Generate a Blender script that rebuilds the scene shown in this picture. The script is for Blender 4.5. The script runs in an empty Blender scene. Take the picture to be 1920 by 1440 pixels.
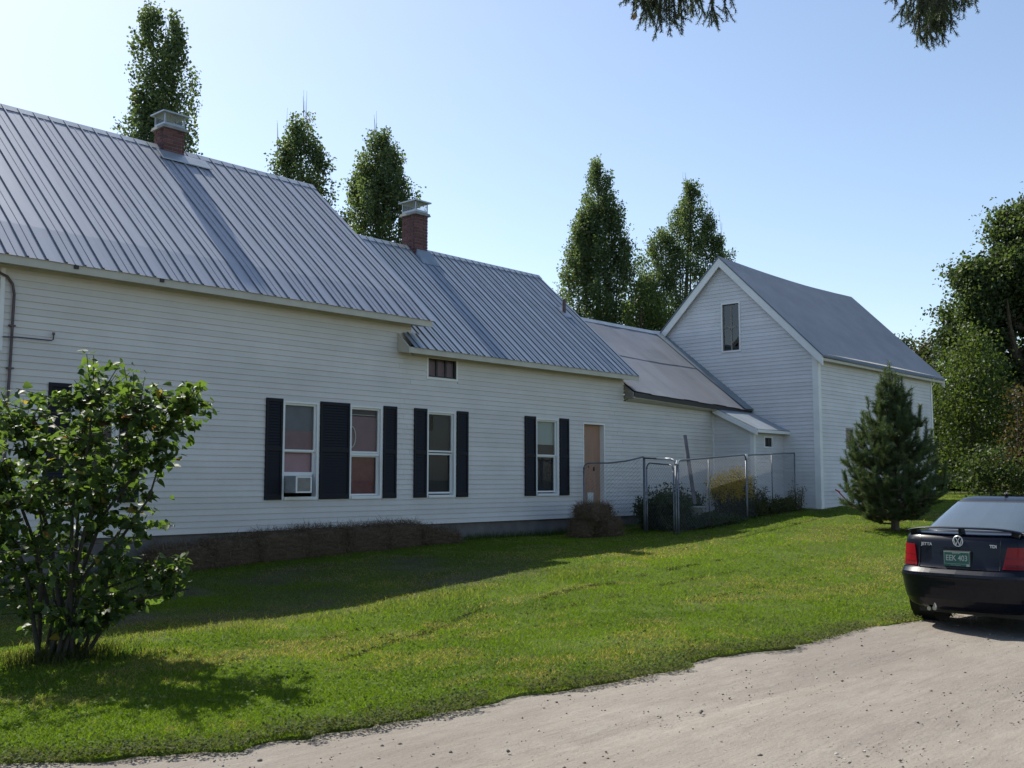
import bpy, math, random
import numpy as np
from mathutils import Vector, Matrix

S = bpy.context.scene
COL = S.collection
RNG = np.random.default_rng(11)
random.seed(5)

# ------------------------------------------------------------------ camera, sky, sun, exposure
YAW = math.radians(41.80); PITCH = math.radians(5.305); CAMZ = 1.70
cam = bpy.data.objects.new('camera', bpy.data.cameras.new('camera')); COL.objects.link(cam)
cam.location = (0, 0, CAMZ)
cam.rotation_euler = (math.pi / 2 + PITCH, 0, -(math.pi / 2 - YAW))
cam.data.sensor_width = 36.0; cam.data.lens = 36.0 * 1960 / 1920
cam.data.clip_start = 0.05; cam.data.clip_end = 4000
S.camera = cam

SUN_DIR = Vector((0.15, 1.0, 1.13)).normalized()      # towards the sun
w = bpy.data.worlds.new('World'); S.world = w; w.use_nodes = True
nt = w.node_tree; nt.nodes.clear()
sky = nt.nodes.new('ShaderNodeTexSky'); sky.sky_type = 'NISHITA'; sky.sun_disc = False
sky.sun_elevation = math.asin(SUN_DIR.z); sky.sun_rotation = math.atan2(SUN_DIR.x, SUN_DIR.y)
sky.air_density = 1.0; sky.dust_density = 1.0; sky.ozone_density = 0.6; sky.altitude = 200
bg = nt.nodes.new('ShaderNodeBackground'); bg.inputs[1].default_value = 0.12
ow = nt.nodes.new('ShaderNodeOutputWorld')
nt.links.new(sky.outputs[0], bg.inputs[0]); nt.links.new(bg.outputs[0], ow.inputs[0])
sl = bpy.data.lights.new('sun', 'SUN'); sl.energy = 5.0; sl.angle = math.radians(0.53); sl.color = (1.0, 0.95, 0.86)
so = bpy.data.objects.new('sun', sl); COL.objects.link(so); so.location = (10, 60, 60)
so.rotation_euler = (-SUN_DIR).to_track_quat('-Z', 'Y').to_euler()
S.view_settings.view_transform = 'Standard'; S.view_settings.look = 'None'
S.view_settings.exposure = 0.58; S.view_settings.gamma = 1.0; S.view_settings.use_curve_mapping = False
try:
    S.cycles.use_denoising = True
    S.cycles.max_bounces = 8; S.cycles.transparent_max_bounces = 12
    S.cycles.caustics_reflective = False; S.cycles.caustics_refractive = False
except Exception:
    pass

def at(px, py, d):
    """a point of the place seen at photo pixel (px, py), d metres in front of the camera"""
    fx = Vector((math.cos(YAW), math.sin(YAW), 0)); rt = Vector((math.sin(YAW), -math.cos(YAW), 0))
    fw = fx * math.cos(PITCH) + Vector((0, 0, math.sin(PITCH))); up = rt.cross(fw)
    return Vector((0, 0, CAMZ)) + (fw + rt * ((px - 960) / 1960) - up * ((py - 720) / 1960)) * d

# ------------------------------------------------------------------ small numeric helpers
def vnoise(x, y, scale, seed):
    """value noise in 0..1 on arrays"""
    x = np.asarray(x, float) / scale + 1000.0; y = np.asarray(y, float) / scale + 1000.0
    xi = np.floor(x).astype(np.int64); yi = np.floor(y).astype(np.int64)
    fx = x - xi; fy = y - yi
    fx = fx * fx * (3 - 2 * fx); fy = fy * fy * (3 - 2 * fy)
    def h(a, b):
        n = (a * 374761393 + b * 668265263 + seed * 974711) & 0x7fffffff
        n = ((n ^ (n >> 13)) * 1274126177) & 0x7fffffff
        n = n ^ (n >> 16)
        return (n & 0xffff) / 65535.0
    return (h(xi, yi) * (1 - fx) + h(xi + 1, yi) * fx) * (1 - fy) + (h(xi, yi + 1) * (1 - fx) + h(xi + 1, yi + 1) * fx) * fy

_C = np.array([  # measured ground heights: x, y, z
    (-25, -20, 0), (0, -20, 0), (25, -20, 0), (60, -20, .5), (-25, 5, 0), (-8, 5, 0), (0, 5, 0), (4, 5.2, 0), (8, 5.2, 0), (13, 4.6, -.05), (14, 2.8, -.04), (17, 4.2, -.03),
    (24, 4, .22), (34, 2, .6), (8, 0, 0), (16, 0, 0), (30, -6, .3),
    (5, 8, 0), (9, 8, 0), (14, 8, .12), (20, 8, .27), (26, 8, .5), (5.5, 10.9, -.01), (8.8, 10.9, 0), (11, 10.9, .14), (14, 10.9, .27), (21, 10.9, .45), (26, 10.9, .68),
    (2, 13.3, .05), (8.8, 13.3, .10), (14, 13.3, .33), (20, 13.3, .47), (24, 13.3, .66), (28, 13.2, .90), (36, 13, 1.02),
    (1, 15.7, .12), (8.8, 15.7, .25), (15.5, 15.7, .42), (19.3, 15.7, .46), (23, 15.7, .62), (27, 15.7, .85),
    (0, 26, .3), (15, 26, .6), (30, 26, 1.0), (45, 14, 1.2), (60, 20, 1.4), (45, 45, 1.3), (10, 50, .7), (-25, 40, .4), (70, 60, 1.5), (44, 6, 1.05)], float)
def _tps(r2):
    return np.where(r2 > 1e-9, 0.5 * r2 * np.log(np.maximum(r2, 1e-9)), 0.0)
def _fit():
    P = _C[:, :2]; n = len(P)
    K = _tps(((P[:, None] - P[None]) ** 2).sum(-1)) + np.eye(n) * 0.6
    A = np.zeros((n + 3, n + 3)); A[:n, :n] = K; A[:n, n] = 1; A[:n, n + 1:] = P; A[n, :n] = 1; A[n + 1:, :n] = P.T
    return np.linalg.solve(A, np.concatenate([_C[:, 2], [0, 0, 0]]))
_W = _fit()
def G(x, y):
    x = np.asarray(x, float); y = np.asarray(y, float); sh = np.broadcast(x, y).shape
    x = np.broadcast_to(x, sh).ravel(); y = np.broadcast_to(y, sh).ravel()
    P = _C[:, :2]; out = np.empty(len(x))
    for i in range(0, len(x), 60000):
        a = x[i:i + 60000, None]; b = y[i:i + 60000, None]
        out[i:i + 60000] = _tps((a - P[:, 0]) ** 2 + (b - P[:, 1]) ** 2) @ _W[:-3] + _W[-3] + a[:, 0] * _W[-2] + b[:, 0] * _W[-1]
    return np.clip(out, -.06, 1.6).reshape(sh)
def g(x, y): return float(G(np.array([x]), np.array([y]))[0])

_EX = np.array([-40, -10, -3, 1, 2.2, 3.1, 3.78, 4.89, 6.37, 7.63, 8.4, 9.05, 9.7, 10.41, 12, 13.18, 16, 22, 30, 45, 80])
_EY = np.array([14, 10, 8.6, 7.4, 6.9, 6.34, 5.92, 5.66, 5.47, 5.34, 5.38, 5.42, 5.36, 5.23, 5.14, 5.02, 4.9, 4.4, 2.2, -4, -20])
def EDGE(x):
    x = np.asarray(x, float)
    return np.interp(x, _EX, _EY) + (vnoise(x, x * 0, .9, 3) - .5) * .20 + (vnoise(x, x * 0, .23, 4) - .5) * .14 + (vnoise(x, x * 0, .08, 5) - .5) * .05

# ------------------------------------------------------------------ mesh helpers
class MB:
    def __init__(s): s.v = []; s.f = []
    def add(s, vs, fs):
        o = len(s.v); s.v += [tuple(p) for p in vs]; s.f += [tuple(i + o for i in f) for f in fs]; return s
    def box(s, x0, x1, y0, y1, z0, z1):
        return s.add([(x0, y0, z0), (x1, y0, z0), (x1, y1, z0), (x0, y1, z0), (x0, y0, z1), (x1, y0, z1), (x1, y1, z1), (x0, y1, z1)],
                     [(3, 2, 1, 0), (4, 5, 6, 7), (0, 1, 5, 4), (1, 2, 6, 5), (2, 3, 7, 6), (3, 0, 4, 7)])
    def hexa(s, p):      # 8 points: bottom ring then top ring
        return s.add(p, [(3, 2, 1, 0), (4, 5, 6, 7), (0, 1, 5, 4), (1, 2, 6, 5), (2, 3, 7, 6), (3, 0, 4, 7)])
    def prism(s, poly, a, b, axis):   # poly of 2-tuples in the other two axes, extruded a..b along axis
        n = len(poly)
        def mk(p, t):
            return (t, p[0], p[1]) if axis == 0 else (p[0], t, p[1]) if axis == 1 else (p[0], p[1], t)
        vs = [mk(p, a) for p in poly] + [mk(p, b) for p in poly]
        return s.add(vs, [tuple(range(n))[::-1], tuple(range(n, 2 * n))] + [(i, (i + 1) % n, n + (i + 1) % n, n + i) for i in range(n)])
    def tube(s, pts, rad, n=6, cap=True):
        pts = [Vector(p) for p in pts]; m = len(pts)
        if not hasattr(rad, '__len__'): rad = [rad] * m
        vs = []; prev = None
        for i, p in enumerate(pts):
            d = (pts[min(i + 1, m - 1)] - pts[max(i - 1, 0)]).normalized()
            if prev is None:
                prev = d.orthogonal().normalized()
            u = (prev - d * prev.dot(d))
            u = u.normalized() if u.length > 1e-6 else d.orthogonal().normalized()
            prev = u; v2 = d.cross(u)
            for k in range(n):
                a = 2 * math.pi * k / n
                vs.append(p + (u * math.cos(a) + v2 * math.sin(a)) * rad[i])
        fs = [(i * n + k, i * n + (k + 1) % n, (i + 1) * n + (k + 1) % n, (i + 1) * n + k) for i in range(m - 1) for k in range(n)]
        if cap:
            fs += [tuple(range(n))[::-1], tuple((m - 1) * n + k for k in range(n))]
        return s.add(vs, fs)
    def bar(s, a, b, wx, wy, upv=(0, 0, 1)):     # square bar between two points
        a = Vector(a); b = Vector(b); d = (b - a).normalized(); u = Vector(upv)
        u = (u - d * u.dot(d)); u = u.normalized() if u.length > 1e-4 else d.orthogonal().normalized(); r = d.cross(u)
        q = []
        for p in (a, b):
            q += [p + r * sx * wx / 2 + u * sy * wy / 2 for sx, sy in ((-1, -1), (1, -1), (1, 1), (-1, 1))]
        return s.hexa(q)
    def mesh(s, name):
        me = bpy.data.meshes.new(name); me.from_pydata(s.v, [], s.f); me.update(); return me

def link(o, parent=None, world=True):
    COL.objects.link(o)
    if parent is not None:
        o.parent = parent
        if world: o.matrix_parent_inverse = WM[parent.name].inverted()
    WM[o.name] = Matrix.Identity(4) if world or parent is None else WM[parent.name]
    return o
WM = {}
def obj(name, mb, mat, parent=None, smooth=False, world=True, bevel=0):
    me = mb.mesh(name) if isinstance(mb, MB) else mb
    if mat is not None and not me.materials: me.materials.append(mat)
    if smooth: me.polygons.foreach_set('use_smooth', [True] * len(me.polygons))
    o = bpy.data.objects.new(name, me); link(o, parent, world)
    if bevel:
        b = o.modifiers.new('bevel', 'BEVEL'); b.width = bevel; b.segments = 2; b.limit_method = 'ANGLE'
    return o
def thing(name, label, cat, loc=(0, 0, 0), rz=0, group=None):
    o = bpy.data.objects.new(name, None); o.empty_display_size = .3; COL.objects.link(o)
    o.location = loc; o.rotation_euler = (0, 0, rz)
    WM[o.name] = Matrix.Translation(loc) @ Matrix.Rotation(rz, 4, 'Z')
    return tag(o, label, cat, group)
def tag(o, label=None, cat=None, group=None, kind=None):
    for k, v in (('label', label), ('category', cat), ('group', group), ('kind', kind)):
        if v: o[k] = v
    return o
def empty_part(name, parent):
    o = bpy.data.objects.new(name, None); o.empty_display_size = .2; return link(o, parent)

def fast_mesh(name, V, F, colors=None, smooth=False):
    """V (n,3), F (m,k) numpy -> mesh; colors (n,3) into the point attribute tint"""
    me = bpy.data.meshes.new(name); V = np.ascontiguousarray(V, np.float32); F = np.ascontiguousarray(F, np.int32)
    m, k = F.shape
    me.vertices.add(len(V)); me.vertices.foreach_set('co', V.ravel())
    me.loops.add(m * k); me.loops.foreach_set('vertex_index', F.ravel())
    me.polygons.add(m); me.polygons.foreach_set('loop_start', np.arange(0, m * k, k, dtype=np.int32))
    if colors is not None:
        ca = me.color_attributes.new('tint', 'FLOAT_COLOR', 'POINT')
        c4 = np.ones((len(V), 4), np.float32); c4[:, :3] = colors
        ca.data.foreach_set('color', c4.ravel())
    me.update(calc_edges=True); me.validate()
    if smooth: me.polygons.foreach_set('use_smooth', np.ones(m, bool))
    return me

# ------------------------------------------------------------------ materials
def mat(name, color=(.5, .5, .5), rough=.6, metal=0.0, var=0.0, vscale=3.0, color2=None, bump=0.0, bscale=40.0, spec=.5,
        attr=None, trans=0.0, coat=0.0, stretch=(1, 1, 1), detail=6.0, tcol=1.6, coords='Object', rvar=0.0, ramp=(.35, .65), streak=None, orand=0.0):
    m = bpy.data.materials.new(name); m.use_nodes = True; t = m.node_tree; t.nodes.clear()
    out = t.nodes.new('ShaderNodeOutputMaterial'); p = t.nodes.new('ShaderNodeBsdfPrincipled')
    p.inputs['Roughness'].default_value = rough; p.inputs['Metallic'].default_value = metal
    p.inputs['Specular IOR Level'].default_value = spec
    if coat: p.inputs['Coat Weight'].default_value = coat; p.inputs['Coat Roughness'].default_value = .04
    L = t.links.new; csock = None
    if attr:
        a = t.nodes.new('ShaderNodeAttribute'); a.attribute_name = attr; csock = a.outputs['Color']
    tc = mp = None
    def coord(sc):
        nonlocal tc
        if tc is None: tc = t.nodes.new('ShaderNodeTexCoord')
        q = t.nodes.new('ShaderNodeMapping'); q.inputs['Scale'].default_value = sc
        L(tc.outputs[coords], q.inputs[0]); return q.outputs[0]
    def noise(scale, sc, det=detail):
        n = t.nodes.new('ShaderNodeTexNoise'); n.inputs['Scale'].default_value = scale; n.inputs['Detail'].default_value = det
        n.inputs['Roughness'].default_value = .62
        L(coord(sc), n.inputs['Vector']); return n.outputs['Fac']
    def mix(f, a, b):
        x = t.nodes.new('ShaderNodeMix'); x.data_type = 'RGBA'
        for s_, v in ((x.inputs[0], f), (x.inputs[6], a), (x.inputs[7], b)):
            if isinstance(v, bpy.types.NodeSocket): L(v, s_)
            elif isinstance(v, (int, float)): s_.default_value = v
            else: s_.default_value = (*v, 1)
        return x.outputs[2]
    def rng(f, lo, hi):
        r = t.nodes.new('ShaderNodeMapRange'); r.inputs[1].default_value = lo; r.inputs[2].default_value = hi; L(f, r.inputs[0]); return r.outputs[0]
    if csock is None:
        if color2 is not None:
            csock = mix(rng(noise(vscale, stretch), *ramp), color, color2)
        elif var:
            hi = tuple(min(1, c * (1 + var)) for c in color); lo = tuple(c * (1 - var) for c in color)
            csock = mix(rng(noise(vscale, stretch), *ramp), lo, hi)
    if streak:
        scol, samt, sscale, sst = streak
        base = csock if csock is not None else color
        f = rng(noise(sscale, sst, 4.0), .48, .78)
        mm = t.nodes.new('ShaderNodeMath'); mm.operation = 'MULTIPLY'; mm.inputs[1].default_value = samt; L(f, mm.inputs[0])
        csock = mix(mm.outputs[0], base, scol)
    if csock is None: p.inputs['Base Color'].default_value = (*color, 1)
    else: L(csock, p.inputs['Base Color'])
    if rvar:
        r = t.nodes.new('ShaderNodeMapRange'); r.inputs[3].default_value = max(.02, rough - rvar); r.inputs[4].default_value = min(1, rough + rvar)
        L(noise(vscale * 1.7, stretch), r.inputs[0]); L(r.outputs[0], p.inputs['Roughness'])
    if bump:
        b = t.nodes.new('ShaderNodeBump'); b.inputs['Strength'].default_value = bump; b.inputs['Distance'].default_value = .02
        L(noise(bscale, stretch), b.inputs['Height']); L(b.outputs[0], p.inputs['Normal'])
    if orand and csock is not None:
        oi = t.nodes.new('ShaderNodeObjectInfo'); mr = t.nodes.new('ShaderNodeMapRange'); mr.inputs[3].default_value = 1 - orand; mr.inputs[4].default_value = 1 + orand; L(oi.outputs['Random'], mr.inputs[0])
        vm = t.nodes.new('ShaderNodeVectorMath'); vm.operation = 'SCALE'; L(csock, vm.inputs[0]); L(mr.outputs[0], vm.inputs['Scale']); L(vm.outputs[0], p.inputs['Base Color'])
    surf = p.outputs[0]
    if trans:
        tr = t.nodes.new('ShaderNodeBsdfTranslucent'); ms = t.nodes.new('ShaderNodeMixShader'); ms.inputs[0].default_value = trans
        if csock is not None:
            v = t.nodes.new('ShaderNodeVectorMath'); v.operation = 'MULTIPLY'; v.inputs[1].default_value = (tcol * 1.05, tcol * 1.1, tcol * .55)
            L(csock, v.inputs[0]); L(v.outputs[0], tr.inputs[0])
        else: tr.inputs[0].default_value = tuple(min(1, c * tcol) for c in color) + (1,)
        L(surf, ms.inputs[1]); L(tr.outputs[0], ms.inputs[2]); surf = ms.outputs[0]
    L(surf, out.inputs[0]); return m

def glass_mat(name, tint, refl_rough=.02, ior=1.5, clear=.85):
    m = bpy.data.materials.new(name); m.use_nodes = True; t = m.node_tree; t.nodes.clear(); L = t.links.new
    out = t.nodes.new('ShaderNodeOutputMaterial'); fr = t.nodes.new('ShaderNodeFresnel'); fr.inputs[0].default_value = ior
    tb = t.nodes.new('ShaderNodeBsdfTransparent'); tb.inputs[0].default_value = (*[c * clear for c in tint], 1)
    gb = t.nodes.new('ShaderNodeBsdfGlossy'); gb.inputs['Roughness'].default_value = refl_rough
    no = t.nodes.new('ShaderNodeTexNoise'); no.inputs['Scale'].default_value = 2.5; bu = t.nodes.new('ShaderNodeBump'); bu.inputs['Strength'].default_value = .04
    L(no.outputs[0], bu.inputs['Height']); L(bu.outputs[0], gb.inputs['Normal'])
    ge = t.nodes.new('ShaderNodeNewGeometry'); iv = t.nodes.new('ShaderNodeMath'); iv.operation = 'SUBTRACT'; iv.inputs[0].default_value = 1.0; L(ge.outputs['Backfacing'], iv.inputs[1])
    mu = t.nodes.new('ShaderNodeMath'); mu.operation = 'MULTIPLY'; L(fr.outputs[0], mu.inputs[0]); L(iv.outputs[0], mu.inputs[1])
    mx = t.nodes.new('ShaderNodeMixShader'); L(mu.outputs[0], mx.inputs[0]); L(tb.outputs[0], mx.inputs[1]); L(gb.outputs[0], mx.inputs[2]); L(mx.outputs[0], out.inputs[0])
    return m

M = {}
M['siding'] = mat('white_vinyl', (.62, .59, .565), .5, orand=.045, var=.05, vscale=1.3, streak=((.50, .46, .36), .35, 1.1, (.25, 1, 1.6)))
M['barn_siding'] = mat('white_board_paint', (.64, .63, .65), .6, orand=.05, var=.06, vscale=1.1, streak=((.45, .50, .42), .35, .9, (1, 1, .5)))
M['trim'] = mat('white_trim', (.76, .76, .75), .5, var=.05, vscale=2)
M['soffit'] = mat('cream_trim', (.50, .475, .41), .6, var=.08, vscale=2.5)
M['metal'] = mat('galvanised_roof', (.365, .39, .44), .52, metal=.4, color2=(.315, .34, .39), vscale=.9, stretch=(1.5, .35, .35), rvar=.08)
M['seam'] = mat('dark_seam', (.13, .145, .18), .65, var=.3, vscale=2)
M['seam2'] = mat('dark_crease', (.22, .235, .27), .55, var=.3, vscale=2)
M['metal2'] = mat('galvanised_roof_blue', (.35, .40, .46), .5, metal=.4, color2=(.285, .34, .40), vscale=.9, stretch=(1.5, .35, .35), rvar=.08)
M['oldmetal'] = mat('weathered_sheet', (.25, .26, .285), .62, metal=.2, color2=(.20, .205, .22), vscale=.6, stretch=(2.2, .5, .5), bump=.08, bscale=6, streak=((.17, .15, .14), .3, 1.3, (2, .4, .4)), coords='Object')
M['barnroof'] = mat('barn_roofing', (.165, .195, .245), .75, color2=(.13, .158, .205), vscale=1.2, bump=.3, bscale=60)
M['flash'] = mat('flashing', (.28, .33, .37), .5, metal=.5, var=.15, vscale=2)
M['ridge'] = mat('ridge_metal', (.36, .40, .44), .45, metal=.5, var=.1, vscale=2)
M['concrete'] = mat('foundation_concrete', (.17, .155, .145), .9, color2=(.11, .10, .095), vscale=2.2, bump=.4, bscale=25)
M['shutter'] = mat('shutter_black', (.010, .011, .016), .6, spec=.25)
M['glass'] = glass_mat('window_glass', (.97, .98, .98), ior=1.28, clear=.92)
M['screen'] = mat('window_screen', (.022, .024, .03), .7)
M['curtain_pink'] = mat('pink_shade', (.50, .29, .34), .9, var=.08, vscale=4)
M['curtain_rose'] = mat('rose_shade', (.27, .15, .18), .9, var=.08, vscale=4)
M['teal_reflection'] = mat('grey_reflection', (.16, .17, .20), .9, var=.08, vscale=4)
M['maroon'] = mat('maroon_board', (.235, .088, .086), .85, var=.12, vscale=8)
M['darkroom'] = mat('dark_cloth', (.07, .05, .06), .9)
M['lace'] = mat('white_lace', (.62, .64, .6), .9, var=.1, vscale=9)
M['shade_green'] = mat('pale_roller_shade', (.42, .47, .44), .85)
M['darkframe'] = mat('dark_sash', (.035, .032, .035), .6)
M['greywood'] = mat('worn_wood_trim', (.30, .27, .23), .85, color2=(.2, .18, .16), vscale=6, bump=.3)
M['ply'] = mat('bare_plywood', (.40, .225, .145), .8, color2=(.31, .19, .14), vscale=2.2, stretch=(5, 5, .6), bump=.1)
M['brick'] = mat('brick_red', orand=.25, color=(.165, .072, .068), rough=.9, color2=(.105, .052, .056), vscale=9, bump=.4, bscale=70)
M['mortar'] = mat('mortar', (.27, .235, .22), .95, var=.15, vscale=8)
M['capstone'] = mat('chimney_cap_slab', (.25, .25, .235), .9, var=.15, vscale=7, bump=.3)
M['steel'] = mat('galvanised_steel', (.34, .36, .39), .42, metal=.8, var=.1, vscale=5)
M['pipe'] = mat('galvanised_pipe', (.17, .18, .20), .5, metal=.5, var=.2, vscale=6)
M['wire'] = mat('chain_wire', (.17, .175, .19), .6, metal=.3)
M['tape'] = mat('white_wrap', (.78, .78, .78), .6)
M['blackpipe'] = mat('dark_conduit', (.09, .065, .07), .55, var=.25, vscale=8)
M['hay'] = mat('mulch_hay', attr='tint', rough=.95, spec=.1)
M['hay_core'] = mat('hay_core', (.125, .092, .060), .95, color2=(.078, .056, .037), vscale=9, stretch=(.5, 2, 2.5), bump=.9, bscale=26, spec=.1)
M['bark'] = mat('bark', (.11, .085, .065), .95, color2=(.06, .045, .036), vscale=9, bump=.8, bscale=24, stretch=(1, 1, .3))
M['bark_dark'] = mat('twig_bark', (.045, .04, .03), .9, var=.2, vscale=20)
M['bark_grey'] = mat('bark_grey', (.13, .12, .105), .95, color2=(.075, .07, .06), vscale=7, bump=.7, bscale=20, stretch=(1, 1, .3))
M['leaf'] = mat('leaf', attr='tint', rough=.55, spec=.32, trans=.40, tcol=1.85)
M['leaf_gloss'] = mat('leaf_glossy', attr='tint', rough=.50, spec=.38, trans=.45, tcol=2.2)
M['matte_leaf'] = mat('leaf_matte', attr='tint', rough=.85, spec=.12, trans=.3)
M['needle'] = mat('needle', attr='tint', rough=.55, spec=.3, trans=.22)
M['grass'] = mat('grass_blade', attr='tint', rough=.6, spec=.16, trans=.45, tcol=1.85)
M['petal'] = mat('petal', attr='tint', rough=.8, spec=.1, trans=.3, tcol=1.0)
M['lawn'] = mat('lawn_ground', attr='tint', rough=.95, bump=.8, bscale=38, spec=.1, coords='Object', streak=((.10, .075, .04), .5, .45, (.35, 1.4, 1)))
M['farground'] = mat('field', (.06, .08, .025), .95, color2=(.08, .085, .035), vscale=.05, spec=.1)
M['stone'] = mat('pebble', attr='tint', rough=.9, spec=.2)
M['plastic_grey'] = mat('grey_plastic', (.30, .31, .32), .6, var=.12, vscale=7)
M['plank'] = mat('grey_board', (.16, .15, .16), .9, color2=(.10, .09, .10), vscale=10, stretch=(1, 1, .2), bump=.3)
M['redpaint'] = mat('red_paint', (.42, .03, .03), .5)

def drive_mat():
    m = bpy.data.materials.new('driveway_dirt'); m.use_nodes = True; t = m.node_tree; L = t.links.new
    p = t.nodes['Principled BSDF']; p.inputs['Roughness'].default_value = .95; p.inputs['Specular IOR Level'].default_value = .15
    tc = t.nodes.new('ShaderNodeTexCoord')
    def nz(scale, sc, rot=0.0, det=7):
        q = t.nodes.new('ShaderNodeMapping'); q.inputs['Scale'].default_value = sc; q.inputs['Rotation'].default_value = (0, 0, rot); L(tc.outputs['Object'], q.inputs[0])
        n = t.nodes.new('ShaderNodeTexNoise'); n.inputs['Scale'].default_value = scale; n.inputs['Detail'].default_value = det; n.inputs['Roughness'].default_value = .65
        L(q.outputs[0], n.inputs['Vector']); return n.outputs['Fac']
    def rg(f, a, b, c=0., d=1.):
        r = t.nodes.new('ShaderNodeMapRange'); r.inputs[1].default_value = a; r.inputs[2].default_value = b; r.inputs[3].default_value = c; r.inputs[4].default_value = d; L(f, r.inputs[0]); return r.outputs[0]
    def mx(f, a, b):
        x = t.nodes.new('ShaderNodeMix'); x.data_type = 'RGBA'
        for s_, v in ((x.inputs[0], f), (x.inputs[6], a), (x.inputs[7], b)):
            if isinstance(v, bpy.types.NodeSocket): L(v, s_)
            elif isinstance(v, (int, float)): s_.default_value = v
            else: s_.default_value = (*v, 1)
        return x.outputs[2]
    c = mx(rg(nz(.55, (.5, 1.3, 1), .12), .38, .62), (.203, .181, .152), (.262, .237, .200))     # swept bands along the drive
    c = mx(rg(nz(2.2, (.25, 2.2, 1), .10), .50, .72, 0, .55), c, (.165, .137, .115))                 # wheel tracks
    c = mx(rg(nz(9, (.6, 1.4, 1), .1), .52, .75, 0, .5), c, (.155, .128, .106))
    c = mx(rg(nz(3.2, (.8, 1.2, 1)), .40, .66, 0, .45), c, (.185, .160, .138))
    c = mx(rg(nz(46, (1, 1, 1)), .56, .70, 0, .75), c, (.12, .103, .093))                            # grit
    c = mx(rg(nz(70, (1, 1, 1)), .60, .72, 0, .65), c, (.34, .315, .29))
    L(c, p.inputs['Base Color'])
    b1 = t.nodes.new('ShaderNodeBump'); b1.inputs['Strength'].default_value = .55; b1.inputs['Distance'].default_value = .03; L(nz(5, (.35, 1.6, 1), .1), b1.inputs['Height'])
    b2 = t.nodes.new('ShaderNodeBump'); b2.inputs['Strength'].default_value = .6; b2.inputs['Distance'].default_value = .012; L(nz(48, (1, 1, 1)), b2.inputs['Height']); L(b1.outputs[0], b2.inputs['Normal'])
    L(b2.outputs[0], p.inputs['Normal']); return m
M['drive'] = drive_mat()

# ------------------------------------------------------------------ the ground
def grid_mesh(name, X, Y, Z):
    ny, nx = X.shape
    V = np.stack([X, Y, Z], -1).reshape(-1, 3); i = np.arange((ny - 1) * (nx - 1)); r = i // (nx - 1); c = i % (nx - 1); a = r * nx + c
    return fast_mesh(name, V, np.stack([a, a + 1, a + nx + 1, a + nx], -1), smooth=True)
# far field: a wide ring out to the horizon
nr = 40; na = 96
rad = np.concatenate([[0, 40], np.geomspace(60, 1500, nr - 2)]); ang = np.linspace(0, 2 * math.pi, na)
RR, AA = np.meshgrid(rad, ang, indexing='ij')
fx_, fy_ = 20 + RR * np.cos(AA), 15 + RR * np.sin(AA)
fz = np.where(RR < 30, -.6, np.where(RR < 50, -.5, .25 + .004 * np.clip(RR - 60, 0, 400)))
tag(obj('ground', grid_mesh('ground', fx_, fy_, fz), M['farground'], smooth=True), 'rough green field stretching away behind the farm buildings', 'field', kind='structure')
# the lawn sheet, from the ragged edge of the drive to behind the buildings
xs = np.concatenate([np.linspace(-30, 0, 40)[:-1], np.linspace(0, 20, 420)[:-1], np.linspace(20, 40, 130)[:-1], np.linspace(40, 80, 50)])
vv = np.concatenate([[0, 0.0004, .003], np.linspace(.006, .25, 90), np.linspace(.26, 1, 50)])
ed = EDGE(xs); top = 75.0
LX = np.broadcast_to(xs, (len(vv), len(xs))).copy()
LY = ed[None] + vv[:, None] * (top - ed[None])
LZ = G(LX, LY) + .03 + (vnoise(LX, LY, .55, 21) - .5) * .03 + (vnoise(LX, LY, 2.3, 22) - .5) * .04 * np.clip((LY - ed) / 2, 0, 1)
LZ -= .024 * np.exp(-(LY - ed[None]) / .10) * (.4 + 1.2 * vnoise(LX, LX * 0, .6, 23))
LZ[0] -= .05; LZ[1] -= .008
inside = (LX > 1.0) & (LX < 14.2) & (LY > 15.9) & (LY < 23)
LZ[inside] -= .3
def bare(x, y):
    """how bare the ground is: the trodden patch along the house"""
    m_ = np.clip((y - 10.2) / 1.2, 0, 1) * np.clip((14.9 - y) / 1.0, 0, 1) * np.clip((14.6 - x) / 2.0, 0, 1) * np.clip((x - 4.2) / 1.5, 0, 1)
    return m_ * np.clip(.22 + 1.3 * (vnoise(x, y, .8, 55) - .25), 0, .85)
lm = grid_mesh('lawn', LX, LY, LZ)
bb = bare(LX.ravel(), LY.ravel())[:, None]; nn_ = vnoise(LX.ravel(), LY.ravel(), .3, 56)[:, None]
ca = lm.color_attributes.new('tint', 'FLOAT_COLOR', 'POINT'); c4 = np.ones((LX.size, 4), np.float32)
c4[:, :3] = (np.array([[.062, .088, .014]]) * (.8 + .5 * nn_)) * (1 - bb) + (np.array([[.082, .066, .052]]) * (.75 + .5 * nn_)) * bb
ca.data.foreach_set('color', c4.ravel())
tag(obj('lawn', lm, M['lawn'], smooth=True), 'mown green lawn sloping from the house down to the drive', 'lawn', kind='structure')
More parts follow.
